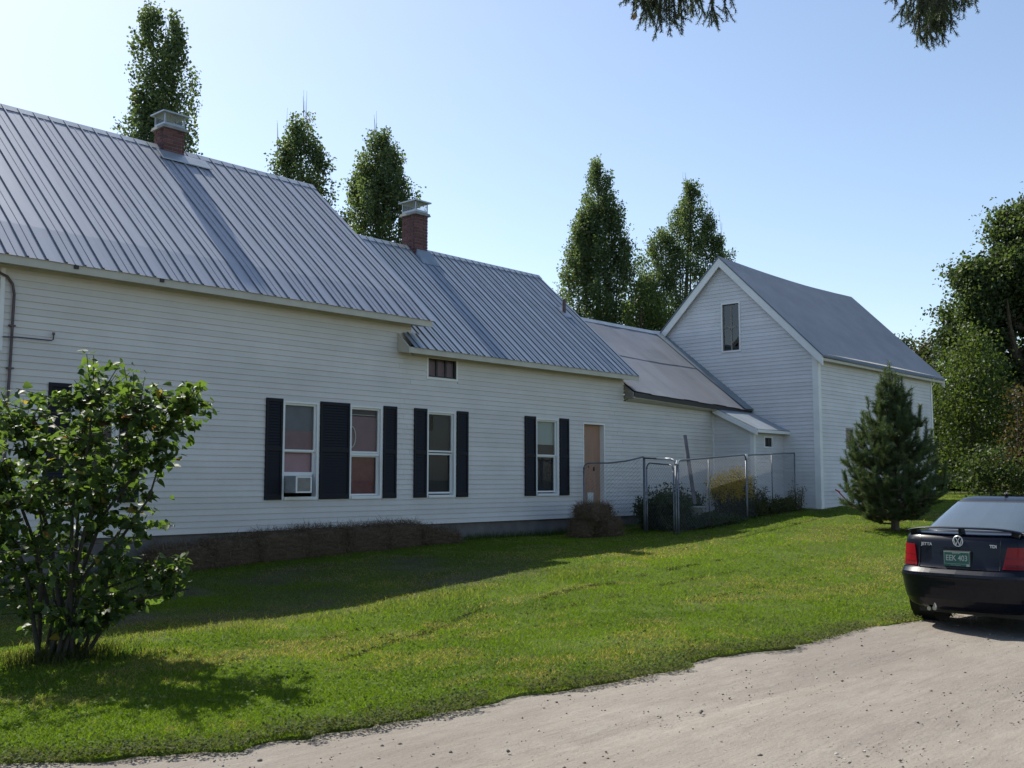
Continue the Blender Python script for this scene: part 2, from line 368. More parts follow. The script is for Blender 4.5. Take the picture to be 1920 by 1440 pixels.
# the drive
dx = np.concatenate([np.linspace(-30, 0, 20)[:-1], np.linspace(0, 18, 240)[:-1], np.linspace(18, 80, 60)])
dv = np.linspace(0, 1, 110) ** 1.6
DX = np.broadcast_to(dx, (len(dv), len(dx))).copy(); e2 = np.interp(dx, _EX, _EY) + .35
DY = e2[None] - dv[:, None] * (e2[None] + 26)
DZ = G(DX, DY) * np.clip(dv[:, None] * 0 + 1, 0, 1) + .004 + (vnoise(DX * .35, DY, .5, 31) - .5) * .022 + (vnoise(DX, DY, .25, 32) - .5) * .008
for off, dep_ in ((1.15, .022), (2.75, .026), (4.1, .016)):
    DZ -= dep_ * np.exp(-(((e2[None] - .35 - DY) - off - .25 * (vnoise(DX, DX * 0, 3.0, int(off * 10)) - .5)) / .16) ** 2)
DZ -= np.clip(1 - dv[:, None] / .01, 0, 1) * .02
tag(obj('driveway', grid_mesh('driveway', DX, DY, DZ), M['drive'], smooth=True), 'pale dirt driveway in the foreground, swept by tyre tracks', 'driveway', kind='structure')
def drive_z(x, y): return G(x, y) + .004 + (vnoise(np.asarray(x) * .35, y, .5, 31) - .5) * .022
def lawn_z(x, y):
    x = np.asarray(x, float); y = np.asarray(y, float)
    return G(x, y) + .03 + (vnoise(x, y, .55, 21) - .5) * .03 + (vnoise(x, y, 2.3, 22) - .5) * .04 * np.clip((y - EDGE(x)) / 2, 0, 1)

# ------------------------------------------------------------------ building helpers
EXPO = .1016
def clap(parent, a0, a1, z0, top_fn, plane, axis, sgn, holes=(), m=None, expo=EXPO, zmax=99, flat=False):
    """courses of clapboard on a wall. axis 0: boards run along X on the plane y=plane; axis 1: run along Y on x=plane.
    top_fn(lo, hi) -> clipped interval of a course at height z, holes = (a, b, zlo, zhi)"""
    k = 0; m = m or M['siding']
    while True:
        zl = z0 + k * expo; zh = zl + expo
        if zl > zmax: break
        k += 1
        lo0, hi0 = top_fn(zl); lo1, hi1 = (lo0, hi0) if flat else top_fn(zh)
        if hi0 - lo0 < .02: break
        cuts = sorted([(h[0], h[1]) for h in holes if h[2] < zh - .03 and h[3] > zl + .03])
        segs = []; cur = None
        x = lo0
        for a, b in cuts:
            if a > x: segs.append((x, a, x == lo0, False))
            x = max(x, b)
        if x < hi0: segs.append((x, hi0, x == lo0, True))
        for (a, b, isl, isr) in segs:
            ta, tb = (max(lo1, a) if isl else a), (min(hi1, b) if isr else b)
            if tb - ta < .01: tb = ta + .01
            if b - a < .012: continue
            j = random.uniform(-.0012, .0012)
            ob, ot, bk = .0195 + j, .003 + j, -.002
            zt = zh + .004
            if zt > zmax: zt = zmax
            if axis == 0:
                q = [(a, plane + sgn * ob, zl), (b, plane + sgn * ob, zl), (b, plane + sgn * bk, zl), (a, plane + sgn * bk, zl),
                     (ta, plane + sgn * ot, zt), (tb, plane + sgn * ot, zt), (tb, plane + sgn * bk, zt), (ta, plane + sgn * bk, zt)]
            else:
                q = [(plane + sgn * ob, a, zl), (plane + sgn * ob, b, zl), (plane + sgn * bk, b, zl), (plane + sgn * bk, a, zl),
                     (plane + sgn * ot, ta, zt), (plane + sgn * ot, tb, zt), (plane + sgn * bk, tb, zt), (plane + sgn * bk, ta, zt)]
            obj('clapboard', MB().hexa(q), m, parent)

def lap(z, x, span):
    """where one run of boards laps the next: staggered from course to course"""
    k = int(round((z - .822) / EXPO))
    if (z < 20 and z > 4.2) or (z > 20 and z > 53.6): return x
    return x - span * (((k * 7919 + 13) % 97) / 97.0)

def holed(mb, a0, a1, z0, z1, t0, t1, axis, holes):
    """a wall slab from a0..a1, z0..z1 between planes t0..t1 with rectangular holes, as butted boxes"""
    ca = sorted({a0, a1, *[h[0] for h in holes], *[h[1] for h in holes]}); ca = [c for c in ca if a0 <= c <= a1]
    for u, v in zip(ca, ca[1:]):
        hs = sorted([(h[2], h[3]) for h in holes if h[0] <= u + 1e-6 and h[1] >= v - 1e-6]); z = z0
        for zl, zh in hs + [(z1, z1)]:
            if zl - z > .005:
                if axis == 0: mb.box(u, v, t0, t1, z, zl)
                else: mb.box(t0, t1, u, v, z, zl)
            z = max(z, zh)
    return mb

def window(parent, a0, a1, z0, z1, plane, panes, axis=0, sgn=-1, frame=.06, m=None, sashm=None, depth=.10, sill=True, glass=None, casing=.018, sash_w=.035):
    """casing on the wall face, jambs running in, and one sash + pane per entry of panes = (u0, u1, w0, w1, setback, material behind)"""
    m = m or M['trim']; sashm = sashm or m
    def B(mb, u0, u1, t0, t1, w0, w1):      # t = distance outwards from the plane
        p0, p1 = sorted((plane + sgn * t0, plane + sgn * t1))
        return mb.box(u0, u1, p0, p1, w0, w1) if axis == 0 else mb.box(p0, p1, u0, u1, w0, w1)
    f = MB()
    B(f, a0, a0 + frame, -depth, casing, z0, z1); B(f, a1 - frame, a1, -depth, casing, z0, z1)
    B(f, a0 + frame, a1 - frame, -depth, casing - .001, z1 - frame, z1)
    if sill: B(f, a0 + frame, a1 - frame, -depth, casing + .025, z0, z0 + frame * .9)
    else: B(f, a0 + frame, a1 - frame, -depth, casing - .001, z0, z0 + frame)
    wn = obj('window', f, m, parent)
    for (u0, u1, w0, w1, back, behind) in panes:
        s = MB(); sw = sash_w
        B(s, u0, u0 + sw, -back - .03, -back, w0, w1); B(s, u1 - sw, u1, -back - .03, -back, w0, w1)
        B(s, u0 + sw, u1 - sw, -back - .03, -back, w0, w0 + sw); B(s, u0 + sw, u1 - sw, -back - .03, -back, w1 - sw, w1)
        obj('sash', s, sashm, wn)
        obj('pane', B(MB(), u0 + sw, u1 - sw, -back - .018, -back - .013, w0 + sw, w1 - sw), glass or M['glass'], wn)
        if behind is not None:
            for (c0, c1, d0, d1, mm, nm) in behind:
                obj(nm, B(MB(), c0, c1, -back - .075, -back - .07, d0, d1), mm, wn)
    return wn

def shutter(parent, x0, x1, z0, z1, y):
    mb = MB(); st = .045; t = .035
    mb.box(x0, x0 + st, y - t, y, z0, z1); mb.box(x1 - st, x1, y - t, y, z0, z1)
    zm = (z0 + z1) / 2
    for a, b in ((z0, z0 + .08), (zm - .035, zm + .035), (z1 - .06, z1)): mb.box(x0 + st, x1 - st, y - t + .001, y, a, b)
    for a, b in ((z0 + .08, zm - .035), (zm + .035, z1 - .06)):
        n = int((b - a) / .05)
        for i in range(n):
            za = a + (b - a) * i / n; zb = za + (b - a) / n
            mb.hexa([(x0 + st, y - t + .006, za), (x1 - st, y - t + .006, za), (x1 - st, y, za), (x0 + st, y, za),
                     (x0 + st, y - .012, zb), (x1 - st, y - .012, zb), (x1 - st, y, zb), (x0 + st, y, zb)])
    return obj('shutter', mb, M['shutter'], parent)

def panel_mesh(name, n, sp, prof, m):
    """ribbed sheet of n ribs of spacing sp; prof = (dy, dz) points up the slope"""
    cs = [(0, 0)]
    for i in range(n):
        c = (i + .5) * sp
        if True:
            cs += [(c - .022, 0), (c - .010, .027), (c + .010, .027), (c + .024, 0)]
        if i < n - 1 or True:
            q = c + sp / 2
            if i < n - 1: cs += [(q - .014, 0), (q - .006, .009), (q + .006, .009), (q + .014, 0)]
    cs += [(n * sp, 0)]
    vs = []; k = len(cs)
    for i, (py, pz) in enumerate(prof):
        a = prof[min(i + 1, len(prof) - 1)]; b = prof[max(i - 1, 0)]
        tx, tz = a[0] - b[0], a[1] - b[1]; l = math.hypot(tx, tz); nx_, nz_ = -tz / l, tx / l
        for (cx, ch) in cs: vs.append((cx, py + nx_ * ch, pz + nz_ * ch))
    fs = [(i * k + j, i * k + j + 1, (i + 1) * k + j + 1, (i + 1) * k + j) for i in range(len(prof) - 1) for j in range(k - 1)]
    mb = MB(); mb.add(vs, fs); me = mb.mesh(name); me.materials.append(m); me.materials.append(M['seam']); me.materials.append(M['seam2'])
    for q, p in enumerate(me.polygons):      # both flanks of every rib take the darker materials
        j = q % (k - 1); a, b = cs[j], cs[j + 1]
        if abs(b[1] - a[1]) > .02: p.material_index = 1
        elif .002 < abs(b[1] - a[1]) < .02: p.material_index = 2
    return me

def gable_shell(t, x0, x1, yf, yb, z0, zt, yr, zr, holes, m, zfound=None):
    """hollow house body: front wall with holes, back wall, two gable ends"""
    mb = MB(); T = .13
    holed(mb, x0, x1, z0, zt, yf, yf + T, 0, holes)
    mb.box(x0, x1, yb - T, yb, z0, zt)
    zk = zt - .02
    for a, b in ((x0, x0 + T), (x1 - T, x1)):
        mb.prism([(yf + T + .002, z0), (yb - T - .002, z0), (yb - T - .002, zk), (yr, zr - .06), (yf + T + .002, zk)], a + .002, b - .002, 0)
    return obj('wall', mb, m, t)

def chimney(house, x0, x1, y0, y1, zb, zt, zlid):
    core = obj('chimney', MB().box(x0 + .012, x1 - .012, y0 + .012, y1 - .012, zb, zt), M['mortar'], house)
    h = .062; j = .013; t = .05; z = zt - h - .004; k = 0
    base = MB().box(-.5, .5, -.5, .5, -.5, .5).mesh('brick'); base.materials.append(M['brick'])
    while z > zb + .05:
        for face in range(4):
            L = (x1 - x0) if face in (0, 2) else (y1 - y0); L -= t + j
            cuts = [0, .5, 1] if k % 2 else [0, .25, .75, 1]
            for a, b in zip(cuts, cuts[1:]):
                u0, u1 = a * L + j * .5 * (a > 0), b * L - j * .5 * (b < 1); c = (u0 + u1) / 2; l = u1 - u0
                pr = random.uniform(-.003, .003)
                if face == 0: pos = (x0 + c, y0 + t / 2 + pr, z + h / 2); sc = (l, t, h)
                elif face == 1: pos = (x1 - t / 2 + pr, y0 + c, z + h / 2); sc = (t, l, h)
                elif face == 2: pos = (x1 - c, y1 - t / 2 + pr, z + h / 2); sc = (l, t, h)
                else: pos = (x0 + t / 2 + pr, y1 - c, z + h / 2); sc = (t, l, h)
                o = bpy.data.objects.new('brick', base); o.location = pos; o.scale = sc; link(o, core)
        z -= h + j; k += 1
    c = MB(); o = .055
    c.hexa([(x0 - o, y0 - o, zt), (x1 + o, y0 - o, zt), (x1 + o, y1 + o, zt), (x0 - o, y1 + o, zt),
            (x0 - o + .02, y0 - o + .02, zt + .07), (x1 + o - .02, y0 - o + .02, zt + .07), (x1 + o - .02, y1 + o - .02, zt + .07), (x0 - o + .02, y1 + o - .02, zt + .07)])
    obj('cap_slab', c, M['capstone'], core)
    s = MB(); i = .0; zs = zt + .07; ze = zlid - .03
    s.box(x0 + i, x1 - i, y0 + i, y0 + i + .012, zs, zs + .06); s.box(x0 + i, x1 - i, y1 - i - .012, y1 - i, zs, zs + .06)
    s.box(x0 + i, x0 + i + .012, y0 + i + .012, y1 - i - .012, zs, zs + .06); s.box(x1 - i - .012, x1 - i, y0 + i + .012, y1 - i - .012, zs, zs + .06)
    for px in (x0 + i + .012, x1 - i - .012):
        for py in (y0 + i + .012, y1 - i - .012): s.box(px - .011, px + .011, py - .011, py + .011, zs, ze)
    n = 12
    for k in range(1, n):
        fx = x0 + (x1 - x0) * k / n; fy = y0 + (y1 - y0) * k / n
        for yy in (y0 + .006, y1 - .006): s.box(fx - .0018, fx + .0018, yy - .0018, yy + .0018, zs + .06, ze)
        for xx in (x0 + .006, x1 - .006): s.box(xx - .0018, xx + .0018, fy - .0018, fy + .0018, zs + .06, ze)
    obj('spark_screen', s, M['steel'], core)
    l = MB(); o = .065; cx, cy = (x0 + x1) / 2, (y0 + y1) / 2
    r0 = [(x0 - o, y0 - o), (x1 + o, y0 - o), (x1 + o, y1 + o), (x0 - o, y1 + o)]
    l.add([(*p, zlid - .03) for p in r0] + [(*p, zlid) for p in r0] + [(cx, cy, zlid + .04)],
          [(3, 2, 1, 0), (0, 1, 5, 4), (1, 2, 6, 5), (2, 3, 7, 6), (3, 0, 4, 7), (4, 5, 8), (5, 6, 8), (6, 7, 8), (7, 4, 8)])
    obj('rain_lid', l, M['steel'], core)
    return core

def eave(t, x0, x1, y_out, y_wall, z_bot_out, z_wall, z_top, m=None):
    m = m or M['soffit']
    obj('fascia', MB().box(x0, x1, y_out + .012, y_out + .035, z_bot_out, z_top), m, t)
    obj('soffit', MB().hexa([(x0 + .002, y_out + .036, z_bot_out + .012), (x1 - .002, y_out + .036, z_bot_out + .012), (x1 - .002, y_wall + .02, z_wall), (x0 + .002, y_wall + .02, z_wall),
                             (x0 + .002, y_out + .036, z_bot_out + .03), (x1 - .002, y_out + .036, z_bot_out + .03), (x1 - .002, y_wall + .02, z_wall + .018), (x0 + .002, y_wall + .02, z_wall + .018)]), m, t)
    obj('frieze_board', MB().box(x0 + .4, x1 - .3, y_wall - .022, y_wall - .001, z_wall - .05, z_wall - .003), m, t)

YF = 15.7
# ------------------------------------------------------------------ the farmhouse (main block)
H = thing('farmhouse', 'largest white clapboard block of the farmhouse with metal roof, nearest the camera on the left', 'house', (7.5, 19.4, .3))
x0, x1, ye, ze, yr, zr = .6, 14.45, 15.32, 5.00, 19.45, 8.58
win = [(7.40, 8.20), (11.31, 12.15), (12.86, 13.71)]
ZW0, ZW1 = 1.36, 3.18
holes = [(a + .055, b - .055, ZW0 + .055, ZW1 - .055) for a, b in win]
gable_shell(H, x0, x1, YF, 23.2, .82, 4.9, yr, zr, holes, M['siding'])
obj('foundation', MB().box(x0 + .02, x1, YF + .05, 23.15, -.35, .815), M['concrete'], H)
ch = [(a - .002, b + .002, ZW0, ZW1) for a, b in win]
clap(H, x0, x1, .822, lambda z: (x0, lap(z, x1, .34)) if z < 4.9 else (0, 0), YF, 0, -1, ch, zmax=4.875, flat=True)
eave(H, .32, 14.71, ye, YF, 4.835, 4.885, 4.975)
up = M['glass']
# window behind the bush, window with the air conditioner, window with the maroon board
a, b = win[0]
window(H, a, b, ZW0, ZW1, YF, [(a + .06, b - .06, 2.26, ZW1 - .06, .03, [(a + .06, b - .06, 2.6, ZW1, M['lace'], 'curtain'), (a + .06, b - .06, 2.26, 2.6, M['darkroom'], 'curtain')]),
                               (a + .06, b - .06, ZW0 + .06, 2.28, .062, [(a + .06, b - .06, ZW0, 2.28, M['screen'], 'screen')])])
a, b = win[1]
window(H, a, b, ZW0, ZW1, YF, [(a + .06, b - .06, 2.24, ZW1 - .06, .03, [(a + .05, b - .05, 2.62, ZW1, M['teal_reflection'], 'curtain'), (a + .05, b - .05, 2.2, 2.618, M['curtain_rose'], 'curtain')]),  # upper grey sheet has the pane's reflection put into its colour
                               (a + .06, b - .06, 1.83, 2.26, .062, [(a + .05, b - .05, 1.8, 2.27, M['curtain_pink'], 'curtain')])])
a, b = win[2]
w2 = window(H, a, b, ZW0, ZW1, YF, [(a + .06, b - .06, 2.24, ZW1 - .06, .03, [(a + .05, b - .05, 2.2, 2.98, M['curtain_rose'], 'curtain'), (a + .05, b - .05, 2.955, 2.99, M['lace'], 'blind_rail'), (a + .05, b - .05, 2.99, ZW1, M['darkroom'], 'curtain')]),
                                    (a + .06, b - .06, ZW0 + .06, 2.20, .062, [(a + .05, b - .05, ZW0, 2.22, M['maroon'], 'board')])])
pts = [(a + .14 + .10 * math.cos(q), YF + .085, 2.55 + .20 * math.sin(q)) for q in np.linspace(0, 2 * math.pi, 25)]
obj('hoop', MB().tube(pts, .012, 6, False), M['lace'], w2)
obj('meeting_rail', MB().box(a + .061, b - .061, YF + .02, YF + .055, 2.19, 2.235), M['trim'], w2)
for (sa, sb) in ((7.05, 7.395), (8.205, 8.55), (10.95, 11.305), (13.715, 14.06)): shutter(H, sa, sb, 1.365, 3.185, YF - .014)
sh = shutter(H, 12.155, 12.855, 1.365, 3.185, YF - .014); sh['label'] = 'double-width black shutter between two windows'
# roof
sp = .289
roof = obj('roof', MB().prism([(ye + .02, ze - .045), (ye + .02, ze - .02), (yr, zr - .02), (2 * yr - ye - .02, ze - .02), (2 * yr - ye - .02, ze - .045), (yr, zr - .06)], .33, 14.70, 0), M['flash'], H)
kick = 19.45 - 3.55
prof = [(ye - .03, ze - .045), (ye + .62, ze + .595), (yr - .02, zr - .01)]
prof = [(ye - .02, ze - .045), (ye + .66, ze + .66 * .867 + .016), (yr - .02, zr - .005)]
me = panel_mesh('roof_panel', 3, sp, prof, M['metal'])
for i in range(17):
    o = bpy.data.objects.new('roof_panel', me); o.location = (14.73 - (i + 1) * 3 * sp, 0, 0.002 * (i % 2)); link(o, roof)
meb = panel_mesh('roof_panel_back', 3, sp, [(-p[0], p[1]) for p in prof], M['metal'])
obj('ridge_cap', MB().add([(.3, yr - .15, zr - .10), (14.745, yr - .15, zr - .10), (14.745, yr, zr + .035), (.3, yr, zr + .035), (14.745, yr + .15, zr - .10), (.3, yr + .15, zr - .10)],
                          [(0, 1, 2, 3), (3, 2, 4, 5)]), M['ridge'], roof)
obj('flashing', MB().hexa([(10.62, 18.93, 8.185), (11.75, 18.93, 8.185), (11.75, 19.2, 8.42), (10.62, 19.2, 8.42), (10.62, 18.93, 8.205), (11.75, 18.93, 8.205), (11.75, 19.2, 8.44), (10.62, 19.2, 8.44)]), M['ridge'], roof)
for s in (1,):
    obj('rake_board', MB().prism([(ye + .03, ze - .17), (ye + .03, ze - .05), (yr, zr - .03), (2 * yr - ye - .03, ze - .05), (2 * yr - ye - .03, ze - .17), (yr, zr - .17)], 14.66, 14.695, 0), M['soffit'], H)
chimney(H, 10.79, 11.255, 19.2, 19.60, 8.1, 8.92, 9.27)
for bx in (7.2, 8.62): obj('bracket', MB().box(bx, bx + .07, ye - .01, ye + .012, 4.90, 4.955), M['darkframe'], H)
# service conduit and its bracket rod
cb = MB(); pth = [(5.6, YF - .05, 4.76), (6.22, YF - .05, 4.75), (6.36, YF - .05, 4.70), (6.44, YF - .05, 4.60), (6.47, YF - .05, 4.45), (6.46, YF - .05, 3.6), (6.44, YF - .05, 2.6), (6.44, YF - .05, 1.2)]
cb.tube(pth, .021, 8)
for z in (3.98, 3.35, 2.5): cb.box(6.415, 6.505, YF - .075, YF - .012, z - .012, z + .012)
obj('conduit', cb, M['blackpipe'], H, smooth=False)
obj('corner_trim', MB().box(6.28, 6.345, YF - .024, YF - .016, 3.6, 4.83), M['trim'], H)
obj('bracket_rod', MB().tube([(6.33, YF - .06, 3.80), (6.55, YF - .07, 3.815), (7.04, YF - .07, 3.815), (7.07, YF - .07, 3.835), (7.07, YF - .07, 3.905)], .010, 6), M['blackpipe'], H)
obj('insulator', MB().tube([(7.07, YF - .07, 3.90), (7.07, YF - .07, 3.94)], .022, 8), M['blackpipe'], H)

# air conditioner resting in the middle window
AC = thing('air_conditioner', 'small grey window air conditioner jutting out under a raised sash', 'air conditioner', (11.7, 15.6, 1.48))
obj('case', MB().box(11.40, 11.76, YF - .32, YF + .3, 1.485, 1.79), M['plastic_grey'], AC, bevel=.012)
gy0, gy1 = YF - .331, YF - .3205; gm = MB(); gm.box(11.405, 11.755, gy0, gy1, 1.49, 1.515); gm.box(11.405, 11.755, gy0, gy1, 1.76, 1.785); gm.box(11.405, 11.435, gy0, gy1, 1.515, 1.76); gm.box(11.725, 11.755, gy0, gy1, 1.515, 1.76)
obj('grille_frame', gm, M['trim'], AC)
gm = MB()
for i in range(11): gm.box(11.435, 11.725, YF - .329, YF - .322, 1.52 + i * .0215, 1.531 + i * .0215)
obj('grille', gm, M['greywood'], AC)
obj('filler_strip', MB().box(11.385, 12.06, YF + .06, YF + .075, 1.795, 1.83), M['trim'], AC)

# ------------------------------------------------------------------ the wing (ell)
W = thing('house_wing', 'lower middle wing of the farmhouse with a blue-grey metal roof and tall brick chimney', 'house', (18, 18.7, .45))
x0, x1, ye, ze, yr, zr = 14.453, 21.85, 15.32, 4.40, 18.72, 7.42
win = [(14.90, 15.76), (18.36, 19.21)]; smw = (14.89, 15.81, 3.81, 4.30); door = (20.14, 21.02, 1.0, 3.125)
holes = [(a + .055, b - .055, ZW0 + .055, ZW1 - .055) for a, b in win] + [(smw[0] + .05, smw[1] - .05, smw[2] + .05, smw[3] - .04), (door[0] + .03, door[1] - .03, door[2], door[3] - .03)]
gable_shell(W, x0, x1, YF, 21.7, .82, 4.3, yr, zr, holes, M['siding'])
obj('foundation', MB().box(x0, x1, YF + .05, 21.65, -.2, .815), M['concrete'], W)
ch = [(a - .002, b + .002, ZW0, ZW1) for a, b in win] + [(smw[0], smw[1], smw[2], smw[3]), door]
clap(W, x0, x1, .822, lambda z: (lap(z, 14.45, .34) + .0015, lap(z + 50, 21.85, .7)) if z < 4.35 else (0, 0), YF, 0, -1, ch, zmax=4.30, flat=True)
eave(W, 14.10, 22.04, ye, YF, 4.255, 4.31, 4.375)
obj('eave_return', MB().prism([(ye + .014, 4.25), (YF - .02, 4.30), (YF - .02, 4.68), (ye + .014, 4.37)], 14.075, 14.098, 0), M['soffit'], W)
a, b = win[0]
w3 = window(W, a, b, ZW0, ZW1, YF, [(a + .06, b - .06, 2.30, ZW1 - .06, .03, [(a + .05, b - .05, 2.28, ZW1, M['screen'], 'dark_room'), (a + .10, a + .30, 2.75, ZW1 - .05, M['lace'], 'curtain')]),
                                    (a + .06, b - .06, ZW0 + .08, 2.28, .062, [(a + .05, b - .05, ZW0, 2.28, M['screen'], 'screen')])])
a, b = win[1]
window(W, a, b, ZW0, ZW1, YF, [(a + .06, b - .06, 2.28, ZW1 - .06, .03, [(a + .05, b - .05, 2.55, ZW1, M['shade_green'], 'roller_shade'), (a + .05, b - .05, 2.25, 2.549, M['screen'], 'dark_room')]),
                               (a + .06, b - .06, ZW0 + .08, 2.29, .062, [(a + .05, b - .05, ZW0, 2.29, M['screen'], 'screen')])])
for (sa, sb) in ((14.54, 14.89), (15.77, 16.11), (17.97, 18.345), (19.225, 19.565)): shutter(W, sa, sb, 1.365, 3.185, YF - .014)
a, b, c, d = smw
pw = (b - a - .12) / 3
window(W, a, b, c, d, YF, [(a + .06 + i * pw, a + .06 + (i + 1) * pw - .001, c + .06, d - .045, .02, [(a + .06 + i * pw, a + .06 + (i + 1) * pw, c + .06, d - .045, M['curtain_rose'], 'blind')]) for i in range(3)], frame=.05, sashm=M['darkframe'], sill=False, sash_w=.022)
# door opening boarded with plywood, deep jambs, a cat flap
D = empty_part('doorway', W)
obj('jamb', MB().box(door[1] - .035, door[1] + .0, YF - .02, YF + .16, door[2], door[3]).box(door[0], door[0] + .035, YF - .02, YF + .16, door[2], door[3]).box(door[0] + .035, door[1] - .035, YF - .02, YF + .16, door[3] - .035, door[3]), M['trim'], D)
obj('door_board', MB().box(door[0] + .036, door[1] - .036, YF + .115, YF + .14, .85, door[3] - .036), M['ply'], D)
obj('cat_flap', MB().box(20.45, 20.68, YF + .095, YF + .114, 1.13, 1.42), M['lace'], D)
for kx, kz, r in ((20.30, 2.92, .022), (20.36, 2.79, .016), (20.52, 2.05, .025), (20.33, 2.55, .012), (20.6, 1.75, .014)):
    obj('knot', MB().tube([(kx, YF + .116, kz), (kx, YF + .112, kz)], r, 9), M['darkframe'], D)
obj('latch', MB().box(20.70, 20.74, YF + .09, YF + .114, 1.95, 2.05), M['darkframe'], D)
sp = .238
roof = obj('roof', MB().prism([(ye + .02, ze - .045), (ye + .02, ze - .02), (yr, zr - .02), (2 * yr - ye - .02, ze - .02), (2 * yr - ye - .02, ze - .045), (yr, zr - .06)], 14.47, 22.03, 0), M['flash'], W)
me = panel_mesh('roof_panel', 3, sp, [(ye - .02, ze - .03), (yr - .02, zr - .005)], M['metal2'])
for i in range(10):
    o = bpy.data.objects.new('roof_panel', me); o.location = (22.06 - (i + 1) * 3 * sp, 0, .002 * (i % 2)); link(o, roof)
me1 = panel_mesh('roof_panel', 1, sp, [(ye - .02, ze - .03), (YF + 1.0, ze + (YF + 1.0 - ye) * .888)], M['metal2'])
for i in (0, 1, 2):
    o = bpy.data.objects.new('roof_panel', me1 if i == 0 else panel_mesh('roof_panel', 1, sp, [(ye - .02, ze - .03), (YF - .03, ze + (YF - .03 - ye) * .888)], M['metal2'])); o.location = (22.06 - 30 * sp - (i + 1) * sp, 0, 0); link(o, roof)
obj('ridge_cap', MB().add([(14.47, yr - .13, zr - .085), (22.075, yr - .13, zr - .085), (22.075, yr, zr + .035), (14.47, yr, zr + .035), (22.075, yr + .13, zr - .085), (14.47, yr + .13, zr - .085)],
                          [(0, 1, 2, 3), (3, 2, 4, 5)]), M['ridge'], roof)
obj('rake_board', MB().prism([(ye + .03, ze - .16), (ye + .03, ze - .05), (yr, zr - .03), (2 * yr - ye - .03, ze - .05), (2 * yr - ye - .03, ze - .16), (yr, zr - .16)], 21.99, 22.025, 0), M['soffit'], W)
chimney(W, 17.10, 17.512, 18.45, 18.94, 6.9, 8.20, 8.56)
obj('flashing', MB().hexa([(17.08, 18.14, 6.93), (17.68, 18.14, 6.93), (17.62, 18.449, 7.21), (17.12, 18.449, 7.21), (17.10, 18.16, 6.965), (17.66, 18.16, 6.965), (17.60, 18.448, 7.34), (17.14, 18.448, 7.34)]), M['flash'], roof)
vp = MB().tube([(21.38, 17.26, 6.0), (21.38, 17.26, 6.50)], .05, 12)
obj('vent_pipe', vp, M['blackpipe'], roof, smooth=False)
obj('vent_flashing', MB().hexa([(21.22, 17.08, 5.99), (21.54, 17.08, 5.99), (21.54, 17.42, 6.29), (21.22, 17.42, 6.29), (21.25, 17.1, 6.03), (21.51, 17.1, 6.03), (21.51, 17.40, 6.31), (21.25, 17.40, 6.31)]), M['steel'], roof)

# ------------------------------------------------------------------ the connecting shed between wing and barn
K = thing('connecting_shed', 'low white shed with rusty grey sheet roof joining the wing to the barn', 'shed', (24, 18.5, .6))
x0, x1, yr, zr = 21.853, 27.955, 18.58, 6.42
def ez(x): return 4.00 - (x - 22) * .030            # the sagging eave
obj('wall', MB().box(x0, x1, YF, YF + .13, .82, 3.70), M['siding'], K)
obj('back_wall', MB().box(x0, x1, 21.3, 21.43, .82, 3.8), M['siding'], K)
obj('foundation', MB().box(x0, x1, YF + .05, 21.3, .1, .815), M['concrete'], K)
clap(K, x0, 26.235, .822, lambda z: (lap(z + 50, 21.85, .7) + .0015, 26.232) if z < 3.76 else (0, 0), YF, 0, -1, (), zmax=3.74, flat=True)
obj('corner_board', MB().box(26.15, 26.236, YF - .026, YF - .015, .83, 3.72), M['trim'], K)
mb = MB()
ns = 16
for i in range(ns):
    xa = 21.95 + (27.95 - 21.95) * i / ns; xb = 21.95 + (27.95 - 21.95) * (i + 1) / ns
    mb.hexa([(xa, 15.42, ez(xa) - .05), (xb, 15.42, ez(xb) - .05), (xb, yr, zr - .19), (xa, yr, zr - .19), (xa, 15.42, ez(xa) - .04), (xb, 15.42, ez(xb) - .04), (xb, yr, zr - .15), (xa, yr, zr - .15)])
roof = obj('roof', mb, M['darkframe'], K)
obj('back_slope', MB().prism([(yr, zr - .07), (21.7, 3.85), (21.7, 3.88), (yr, zr - .03)], 21.95, 27.95, 0), M['oldmetal'], roof)
def kz(x, y): s = (y - 15.4) / (yr - 15.4); return ez(x) * (1 - s) + zr * s - .05 * math.sin(math.pi * min(1, max(0, s))) * math.sin(math.pi * (x - 21.9) / 6.05) * .8
cols = 8
for row, (ya, yb, lift) in enumerate(((15.36, 17.05, .0), (17.0, yr - .02, .014))):
    for i in range(cols):
        xa = 21.90 + 6.05 * i / cols - .02; xb = 21.90 + 6.05 * (i + 1) / cols
        mb = MB(); n = 6; nj = 8; vs = []
        jl = random.uniform(-.002, .002)
        for r in range(nj + 1):
            yy = ya + (yb - ya) * r / nj
            if row == 0 and r == 0: yy += random.uniform(-.02, .02)
            for c in range(n + 1):
                xx = xa + (xb - xa) * c / n
                vs.append((xx, yy, kz(xx, yy) + lift + jl + .002 * (c in (0, n)) + (vnoise([xx], [yy], .4, 9)[0] - .5) * .015))
        mb.add(vs, [(r * (n + 1) + c, r * (n + 1) + c + 1, (r + 1) * (n + 1) + c + 1, (r + 1) * (n + 1) + c) for r in range(nj) for c in range(n)])
        obj('roof_sheet', mb, M['oldmetal'], roof)
obj('ridge_cap', MB().add([(21.95, yr - .16, zr - .10), (27.95, yr - .16, zr - .10), (27.95, yr, zr + .03), (21.95, yr, zr + .03), (27.95, yr + .16, zr - .10), (21.95, yr + .16, zr - .10)], [(0, 1, 2, 3), (3, 2, 4, 5)]), M['flash'], roof)
mb = MB(); vs = []
for r in range(9):
    yy = 15.33 + (yr - 15.33) * r / 8
    for xx in (27.46, 27.952): vs.append((xx, yy, kz(xx, yy) + .034 + .03 * (xx > 27.6)))
